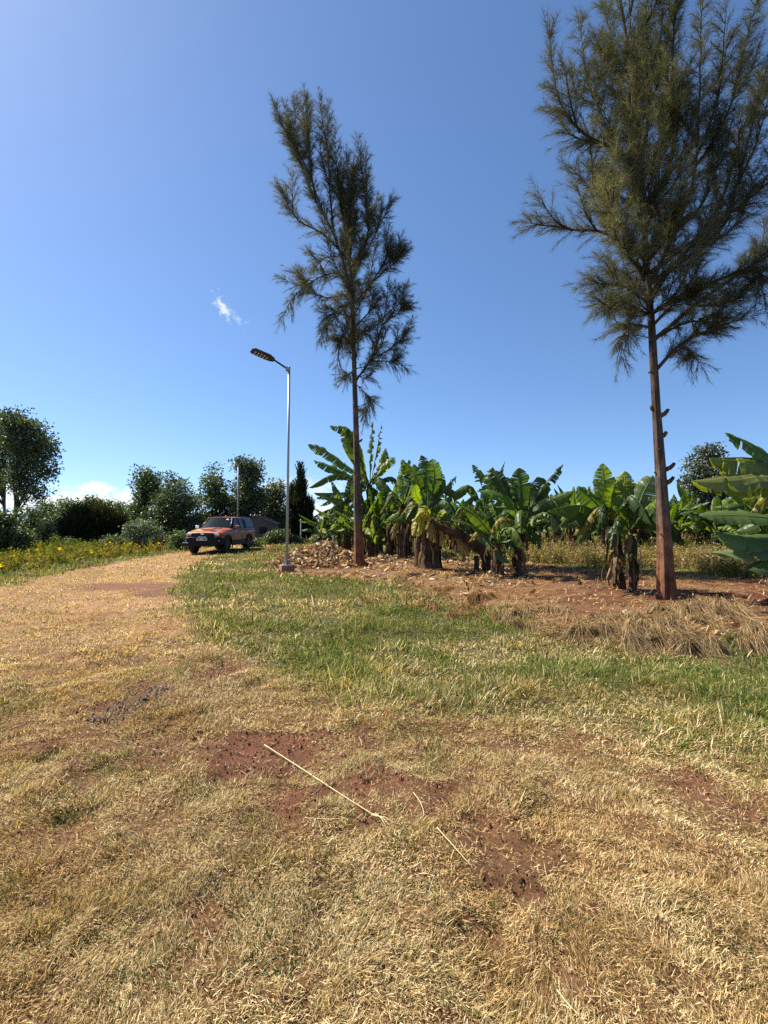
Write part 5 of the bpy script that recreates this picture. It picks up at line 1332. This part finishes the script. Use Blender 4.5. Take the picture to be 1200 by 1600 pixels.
g = Geo(); g.box((0, 2.70, .62), (.85, .07, .09)); bevel(g.build('rear_bumper', M_trim, car), .02)
g = Geo(); g.box((0, .2, .50), (.55, 2.2, .12)); g.build('chassis', M_trim, car)
car.location = PK; car.rotation_euler = (0, 0, R(-3))

# ------------------------------------------------------------------ small house far behind, low wall
M_wall = simple('grey_plaster', (.10, .088, .075), .9, var=.2, scale=4); M_roof = simple('sheet_roof', (.11, .10, .095), .6, .2, var=.2, scale=6)
d = 37.2; hx = (400 - CX) / F_PX * d; hb_ = np.array([hx, d, gh1(hx, d)]); hs_ = thing('small_shed', hb_, 'small grey gabled shed half hidden behind the rear of the pickup', 'shed')
g = Geo(); g.box(hb_ + [0, .9, .80], (1.30, .90, .82)); prism(g, [(hx - 1.3, hb_[2] + 1.61), (hx + 1.3, hb_[2] + 1.61), (hx, hb_[2] + 2.15)], d + .002, d + 1.798, 'y'); g.build('wall', M_wall, hs_)
g = Geo(); z0 = hb_[2]
for s in (-1, 1): prism(g, [(hx + s * 1.48, z0 + 1.55), (hx, z0 + 2.17), (hx, z0 + 2.22), (hx + s * 1.48, z0 + 1.60)], d - .18, d + 2.0, 'y')
g.build('roof', M_roof, hs_)
g = Geo(); g.box(hb_ + [.55, -.02, 1.05], (.28, .02, .26)); g.build('window', M_glass, hs_); g = Geo(); g.box(hb_ + [-.5, -.02, .8], (.36, .02, .78)); g.build('door', M_tbark, hs_)
M_brick = simple('brown_brick', (.10, .055, .04), .9, var=.5, scale=7, bump=.4)
d = 31; b = np.array([(78 - CX) / F_PX * d, d, 0]); b[2] = gh1(b[0], d); g = Geo()
for r_ in range(5):
    for j in range(10): g.box(b + np.array([(j - 4.5) * .26 + .13 * (r_ % 2), rng.normal(0, .006), .05 + r_ * .088]), (.125, .07, .04))
o = g.build('low_wall', M_brick, None, loc=b); tag(o, 'low brown brick wall behind the flower strip', 'wall')

# ------------------------------------------------------------------ heap of dry banana litter by the lamp, loose litter
M_litter = leafmat('dry_litter', trans=.12, tcol=(1, .85, .5))


def scraps(P, N, ln, col, wd=.3):
    """curled dry leaf pieces: P positions, N rough normals"""
    n = len(P); D = unit(rng.normal(size=(n, 3)) - N * .2); D = unit(D - N * (D * N).sum(1)[:, None] * .75); S = unit(np.cross(N + .35 * rng.normal(size=(n, 3)), D)); U = np.cross(D, S)
    L = ln[:, None]; W = L * wd * (.4 + .8 * rng.random((n, 1))); cu_ = (rng.random((n, 1)) - .3) * .5
    V = np.empty((n, 6, 3))
    for i, (t, w_) in enumerate(((-.5, .35), (0, 1), (.5, .25))):
        c_ = P + D * L * t + U * L * cu_ * (4 * t * t) * .5
        V[:, 2 * i] = c_ - S * W * w_ * .5 + U * W * .25; V[:, 2 * i + 1] = c_ + S * W * w_ * .5 + U * W * .12 * rng.normal(size=(n, 1))
    b_ = (np.arange(n) * 6)[:, None]; F = np.concatenate([b_ + np.array([0, 1, 3, 2]), b_ + np.array([2, 3, 5, 4])])
    return V.reshape(-1, 3), F, np.repeat(col[:, None], 6, 1).reshape(-1, 3)


LIT = [(.40, .275, .15), (.30, .19, .10), (.22, .125, .065), (.52, .40, .25), (.13, .075, .04), (.58, .49, .35)]
hc = at_d(508, 870, 19.2); hb_ = np.array([hc[0], hc[1], gh1(hc[0], hc[1])])
heap = thing('litter_heap', hb_, 'mounded heap of dry banana leaves and husks behind the lamp post', 'heap')
HH = [(508, 19.3, .82, 1.0, .8), (470, 18.6, .55, .8, .7), (545, 18.8, .48, .9, .7), (585, 18.3, .22, .9, .6), (445, 18.0, .34, .6, .5), (500, 17.6, .30, 1.2, .6)]


def heap_h(x, y):
    z = np.zeros(np.shape(x))
    for px, dd, h, rx, ry in HH:
        q = ((x - (px - CX) / F_PX * dd) / rx) ** 2 + ((y - dd) / ry) ** 2
        z = np.maximum(z, h * np.exp(-q * 1.1) - .06) + .12 * np.minimum(z, h * np.exp(-q))
    return z + (fbm(x, y, .35, 301) - .5) * .16 * np.clip(z * 3, 0, 1)


gx, gy = np.meshgrid(np.linspace(hc[0] - 3.2, hc[0] + 3.2, 110), np.linspace(15.8, 21.8, 90), indexing='ij'); gz = gh(gx, gy) + heap_h(gx, gy) - .03
V = np.stack([gx, gy, gz], -1).reshape(-1, 3); ii = (np.arange(109)[:, None] * 90 + np.arange(89)[None]).ravel(); Q = np.stack([ii, ii + 90, ii + 91, ii + 1], 1)
ok = heap_h(gx, gy).reshape(-1)[Q].max(1) > .01; Q = Q[ok]; u, inv = np.unique(Q, return_inverse=True)
link_mesh('mound', np_mesh('mound', V[u] - hb_, [inv.reshape(-1, 4)], np.array([.20, .125, .07]) * (.6 + .8 * fbm(V[u][:, 0], V[u][:, 1], .3, 305)[:, None]), True), gm, heap)
n = 9000; x = rng.uniform(hc[0] - 2.8, hc[0] + 2.8, n); y = rng.uniform(16, 21, n); h = heap_h(x, y); k = h > .02; x, y, h = x[k], y[k], h[k]
N = unit(np.stack([-(heap_h(x + .05, y) - heap_h(x - .05, y)) * 10, -(heap_h(x, y + .05) - heap_h(x, y - .05)) * 10, np.ones(len(x))], 1) + rng.normal(0, .35, (len(x), 3)))
V_, F_, C_ = scraps(np.stack([x, y, gh(x, y) + h + rng.random(len(x)) * .05], 1), N, rng.gamma(4, .045, len(x)), palette(len(x), LIT, [4, 4, 3, 2, 2, .5]), .42)
link_mesh('dry_leaves', np_mesh('dry_leaves', V_ - hb_, [F_], C_), M_litter, heap)['kind'] = 'stuff'
LP = poly([(400, 880), (470, 872), (560, 868), (660, 872), (780, 876), (840, 890), (830, 925), (760, 950), (700, 940), (640, 922), (560, 912), (450, 908)])
n = 26000; x = rng.uniform(-6, 6, n); y = rng.uniform(9, 23, n); s = sdist(x, y, LP); k = (s > -.25 + .5 * rng.random(n)) & (rng.random(n) < .32 * (.3 + 1.2 * sstep(.35, .6, fbm(x, y, .7, 311)))); x, y = x[k], y[k]
P1 = np.stack([x, y, gh(x, y) + .012 + .03 * rng.random(len(x))], 1); L1 = rng.gamma(4, .028, len(x)); C1 = palette(len(x), LIT, [4, 3, 3, 1.5, 2, .5])
BP = BED; n = 30000; x = rng.uniform(-1, 13, n); y = rng.uniform(6, 17, n); s = m_bed(x, y); k = (s > .1) & (rng.random(n) < .03); x, y = x[k], y[k]
P1 = np.concatenate([P1, np.stack([x, y, gh(x, y) + .01 + .02 * rng.random(len(x))], 1)]); L1 = np.concatenate([L1, rng.gamma(4, .024, len(x))]); C1 = np.concatenate([C1, palette(len(x), LIT, [3, 4, 4, 1, 3, .6])])
V_, F_, C_ = scraps(P1, unit(np.array([0, 0, 1.0]) + rng.normal(0, .35, (len(P1), 3))), L1, C1, .38)
tag(link_mesh('leaf_litter', np_mesh('leaf_litter', V_, [F_], C_), M_litter), 'dry leaf litter strewn under the banana plants', 'leaf litter', kind='stuff')
# straw strewn flat over the bed
n = 260000; x = rng.uniform(-3, 17, n); y = rng.uniform(5.5, 19, n); s = m_bed(x, y); k = (s > -.15) & (np.abs(x) < .82 * y + 1) & (rng.random(n) < np.where(s < .35, .6, .34) * (.10 + 1.2 * sstep(.42, .64, fbm(x, y, .55, 97))))
x, y = x[k], y[k]; n = len(x); az = rng.random(n) * 6.283; az = np.where(rng.random(n) < .5, rng.normal(0.1, .5, n), az); th = np.radians(np.clip(rng.normal(84, 6, n), 60, 92))
D = np.stack([np.sin(th) * np.cos(az), np.sin(th) * np.sin(az), np.cos(th)], 1); S = np.stack([-np.sin(az), np.cos(az), rng.normal(0, .4, n)], 1)
V_, f3, f4, C_ = ribbons(np.stack([x, y, gh(x, y) + .008 + .02 * rng.random(n)], 1), D, S, rng.gamma(4, .05, n), np.full(n, .0075), rng.random(n) * .2, palette(n, [(.34, .215, .11), (.25, .13, .06), (.44, .31, .17), (.18, .08, .035)], [3, 3, 1.5, 3.5]))
tag(link_mesh('straw', np_mesh('straw', V_, [f3, f4], C_), M_grass), 'straw mulch lying flat over the red soil of the bed', 'straw', kind='stuff')

# ------------------------------------------------------------------ bunches of dead grass along the edge of the bed
BUN = [(940, 985, 1.0), (962, 992, .8), (987, 1000, 1.0), (1013, 990, 1.1), (1040, 996, 1.1), (1060, 972, 1.1), (1077, 1014, 1.0), (1093, 972, 1.3), (1118, 978, 1.3), (1139, 972, 1.25), (1183, 1000, .9), (1160, 1012, .7), (883, 972, .8), (858, 968, .8),
       (792, 972, .8), (812, 966, .7), (735, 966, .8), (715, 972, .6), (752, 942, .6), (692, 932, .6), (660, 948, .8), (672, 958, .6), (835, 985, .6), (910, 995, .7), (640, 940, .5), (427, 878, 1.2), (1004, 1012, .8), (1050, 1012, .8)]
BL = ['beside the dark pipe end', 'left of the pipe bunch pair', 'below the left end of the pipe', 'under the middle of the pipe', 'hanging below the pipe middle', 'standing right against the thick trunk foot side', 'lowest, trailing onto the green verge', 'tall and pale, below the thick trunk',
      'largest and palest, below and right of the thick trunk', 'rightmost of the tall pale ones', 'flattened, at the right edge', 'small, near the right edge', 'just left of the pipe', 'left of the pipe on dry soil', 'in the middle of the verge edge', 'beside the toppled stem side of the edge',
      'brown, left of the middle of the edge', 'small brown, at the left of the edge', 'small, in front of the young banana plant', 'small, in front of the dense clump', 'brown and matted, on the verge below the dense clump', 'small companion of the matted one', 'small, between green grass tufts',
      'low, where green grass meets straw', 'smallest, at the left end of the edge', 'rounded brown, left of the lamp post', 'thin, below the pipe', 'thin, between two bigger bunches']
STW = [(.33, .235, .13), (.25, .17, .09), (.41, .31, .18), (.16, .105, .055)]
for (px, py, sc), lb in zip(BUN, BL):
    b = on_g(px, py - 14 * sc); n = int(950 * sc); s_ = sc * min(1.0, .55 + b[1] * .06)
    az = rng.normal(-math.pi / 2 + rng.normal(0, .35), .8, n); nk = rng.integers(5, 9); kk = rng.integers(nk, size=n); az = az * .4 + rng.normal(-math.pi / 2, .9, nk)[kk] * .6
    th = np.radians(np.clip(np.abs(rng.normal(26, 17, n)) + rng.choice([0, 0, 25], nk)[kk], 3, 82))
    L = s_ * (.30 + .48 * rng.random(n)) * rng.uniform(.65, 1.15, nk)[kk]; D = np.stack([np.cos(az), np.sin(az), np.zeros(n)], 1)
    h0 = np.stack([rng.normal(0, .19 * s_, nk)[kk] + rng.normal(0, .03, n), rng.normal(0, .09 * s_, nk)[kk] + rng.normal(0, .03, n), np.zeros(n)], 1)
    lat = np.stack([-np.sin(az), np.cos(az), np.zeros(n)], 1) + rng.normal(0, .3, (n, 3)); c_ = palette(n, STW, [4, 4, 2, 3]); c_ = c_ if px > 800 else c_ * np.array([.80, .68, .58])
    V = np.empty((n, 4, 2, 3)); hw = .0034 * b[1] / 7; gr_ = rng.uniform(.95, 1.5, n)
    for i, t in enumerate((0, .36, .70, 1)):
        q = h0 + D * (L * np.sin(th) * t)[:, None]; q[:, 2] = L * (np.cos(th) * t - gr_ * t * t) + .02
        q[:, 2] = np.maximum(q[:, 2], gh(b[0] + q[:, 0], b[1] + q[:, 1]) - b[2] + .008 + .03 * rng.random(n))
        V[:, i, 0] = q - lat * hw * (1 - .6 * t); V[:, i, 1] = q + lat * hw * (1 - .6 * t)
    F = ((np.arange(n) * 8)[:, None, None] + np.array([[0, 1, 3, 2], [2, 3, 5, 4], [4, 5, 7, 6]])[None]).reshape(-1, 4)
    o = link_mesh('dead_grass_bunch', np_mesh('dead_grass_bunch', V.reshape(-1, 3), [F], np.repeat(c_[:, None], 8, 1).reshape(-1, 3)), M_grass, None, b)
    tag(o, 'bunch of dead drooping grass ' + lb, 'dead grass', 'dead grass bunches along the bed edge')

# ------------------------------------------------------------------ pipe, stalks, crumbs
M_pipe = simple('black_pipe', (.03, .022, .02), .55, var=.4)
pts = [on_g(x, y) + [0, 0, .022] for x, y in ((914, 974), (945, 971), (985, 970), (1015, 967), (1055, 964), (1110, 962), (1160, 961), (1230, 958))]
g = Geo(); g.tube(bez(pts, 40), .013, 8); o = g.build('irrigation_pipe', M_pipe, None, smooth=True, loc=pts[0]); tag(o, 'thin black irrigation pipe lying along the edge of the bed', 'pipe')
b = on_g(1014, 934); g = Geo(); g.tube([b + np.array([.11 * math.cos(a) + .11, .02 * math.sin(a * 2), .16 * math.sin(a)]) for a in np.linspace(math.pi * 1.08, .2, 16)], .008, 6); o = g.build('pipe_loop', M_pipe, None, smooth=True, loc=b); tag(o, 'small black loop of pipe at the left foot of the thick trunk', 'pipe')
M_stalk = simple('dry_stalk', (.50, .42, .20), .7, var=.15, scale=10)
for pp, r_, lb, split in (([(413, 1170), (470, 1207), (530, 1247), (592, 1287)], .0036, 'longest straight dry stalk lying across the bare dark soil', 1), ([(683, 1302), (706, 1328), (731, 1357)], .0026, 'short dry stalk right of the long one', 0), ([(646, 1246), (658, 1264), (662, 1283), (650, 1290)], .0024, 'bent dry stalk between the long and the short one', 0),
                          ([(476, 1286), (510, 1288), (545, 1287)], .0018, 'thin stalk lying crosswise under the long stalk', 0), ([(188, 988), (205, 998), (230, 1002), (280, 1014)], .003, 'pale stalk with a seed head lying on the track at the left', 0), ([(870, 1560), (890, 1585), (905, 1600)], .0024, 'pale stalk at the bottom edge of the picture', 0)):
    P = np.array([on_g(x, y) + [0, 0, .028] for x, y in pp]); g = Geo(); g.tube(bez(P, 20), np.linspace(r_, r_ * .6, 20), 6)
    if split:
        for a in (-.35, -.12, .2): dv = P[-1] - P[-2]; dv = np.array([dv[0] * math.cos(a) - dv[1] * math.sin(a), dv[0] * math.sin(a) + dv[1] * math.cos(a), 0]); g.tube([P[-1] - dv * .15, P[-1] + dv * .12 + [0, 0, .02], P[-1] + dv * .4], [.002, .0018, .001], 4)
        for t in (.3, .62): q = P[1] * (1 - t) + P[2] * t; g.tube([q, q + (P[2] - P[1]) * .02], r_ * 1.35, 6)
    o = g.build('dry_stalk', M_stalk, None, smooth=True, loc=P[0]); tag(o, lb, 'stalk', 'dry stalks on the ground')
x, y = scatter(1.3, 7, 2600); s = m_bare(x, y); k = (rng.random(len(x)) < np.clip(s * 1.1, .01, 1)) & (m_track(x, y) > 0); x, y = x[k], y[k]; n = len(x)
oct_ = np.array([[1, 0, 0], [0, 1, 0], [-1, 0, 0], [0, -1, 0], [0, 0, 1], [0, 0, -.6]], float); of = np.array([[0, 1, 4], [1, 2, 4], [2, 3, 4], [3, 0, 4], [1, 0, 5], [2, 1, 5], [3, 2, 5], [0, 3, 5]])
sz = rng.gamma(1.3, .0022, n) + .0012; V = oct_[None] * (sz[:, None, None] * (.6 + .8 * rng.random((n, 6, 1)))) + np.stack([x, y, gh(x, y) + .004], 1)[:, None]
F = ((np.arange(n) * 6)[:, None, None] + of[None]).reshape(-1, 3)
tag(link_mesh('soil_crumbs', np_mesh('soil_crumbs', V.reshape(-1, 3), [F], np.repeat((np.array([.16, .07, .042]) * (.5 + rng.random((n, 1))))[:, None], 6, 1).reshape(-1, 3)), gm), 'small crumbs of red brown soil on the bare patches', 'soil crumbs', kind='stuff')
# clods pressed up by a tyre at the left of the track
n = 150; t = rng.random(n) * tl; u = (np.round(rng.uniform(-2.5, 2.5, n)) * .055) + rng.normal(0, .012, n); P = np.stack([tp0[0] + tv[0] * t + tn[0] * u, tp0[1] + tv[1] * t + tn[1] * u], 1)
P = np.concatenate([P, P[:26] + np.array([.62, .34]) + rng.normal(0, .05, (26, 2)), P[:22] + np.array([-.5, .22]) + rng.normal(0, .06, (22, 2))]); n = len(P)
a = math.atan2(tv[1], tv[0]) + rng.normal(.5, .35, n); k_ = oct_[None] * np.array([.030, .013, .014])[None, None] * (.6 + .8 * rng.random((n, 6, 1))) * rng.uniform(.6, 1.3, (n, 1, 1))
V = np.stack([k_[..., 0] * np.cos(a)[:, None] - k_[..., 1] * np.sin(a)[:, None], k_[..., 0] * np.sin(a)[:, None] + k_[..., 1] * np.cos(a)[:, None], k_[..., 2]], -1) + np.stack([P[:, 0], P[:, 1], gh(P[:, 0], P[:, 1]) + .006], 1)[:, None]
F = ((np.arange(n) * 6)[:, None, None] + of[None]).reshape(-1, 3)
tag(link_mesh('tread_clods', np_mesh('tread_clods', V.reshape(-1, 3), [F], np.repeat((np.array([.17, .115, .092]) * (.6 + .7 * rng.random((n, 1))))[:, None], 6, 1).reshape(-1, 3)), gm), 'dry grey brown clods left by a tyre tread in the grass at the left', 'soil clods', kind='stuff')
# ------------------------------------------------------------------ small broad leaved weeds rooted in the turf
wx, wy = [], []
for px, py, r_, n in ((395, 1066, .07, 26), (95, 1272, .06, 30), (412, 1405, .09, 40), (450, 1492, .10, 44), (255, 1505, .09, 30), (872, 1412, .07, 24), (985, 1062, .22, 60), (230, 1120, .08, 16), (700, 1420, .07, 18), (1040, 1420, .07, 22), (1150, 1490, .08, 24),
                      (300, 1240, .06, 14), (560, 1395, .05, 12), (620, 1310, .04, 8), (120, 1440, .08, 22), (760, 1560, .08, 22), (820, 1240, .07, 18), (70, 1185, .08, 20), (170, 1040, .14, 24), (330, 1030, .14, 24), (940, 1040, .25, 40), (680, 1000, .3, 50), (560, 1020, .3, 36), (1080, 1060, .3, 46), (850, 1050, .3, 40), (470, 960, .4, 40), (400, 925, .5, 46)):
    c_ = on_g(px, py); wx.append(c_[0] + rng.normal(0, r_, n)); wy.append(c_[1] + rng.normal(0, r_ * 1.2, n))
wx, wy = np.concatenate(wx), np.concatenate(wy)
herbs(wx, wy, (.016 + .030 * rng.random(len(wx))) * np.clip(wy / 2.6, .8, 3.2), [(.055, .080, .028), (.075, .095, .034), (.095, .110, .045), (.13, .13, .055)], [3, 3, 2, 1], 7, 'small_weeds', 'small dark green patches of fine leaved weeds rooted in the turf', .012, .003)
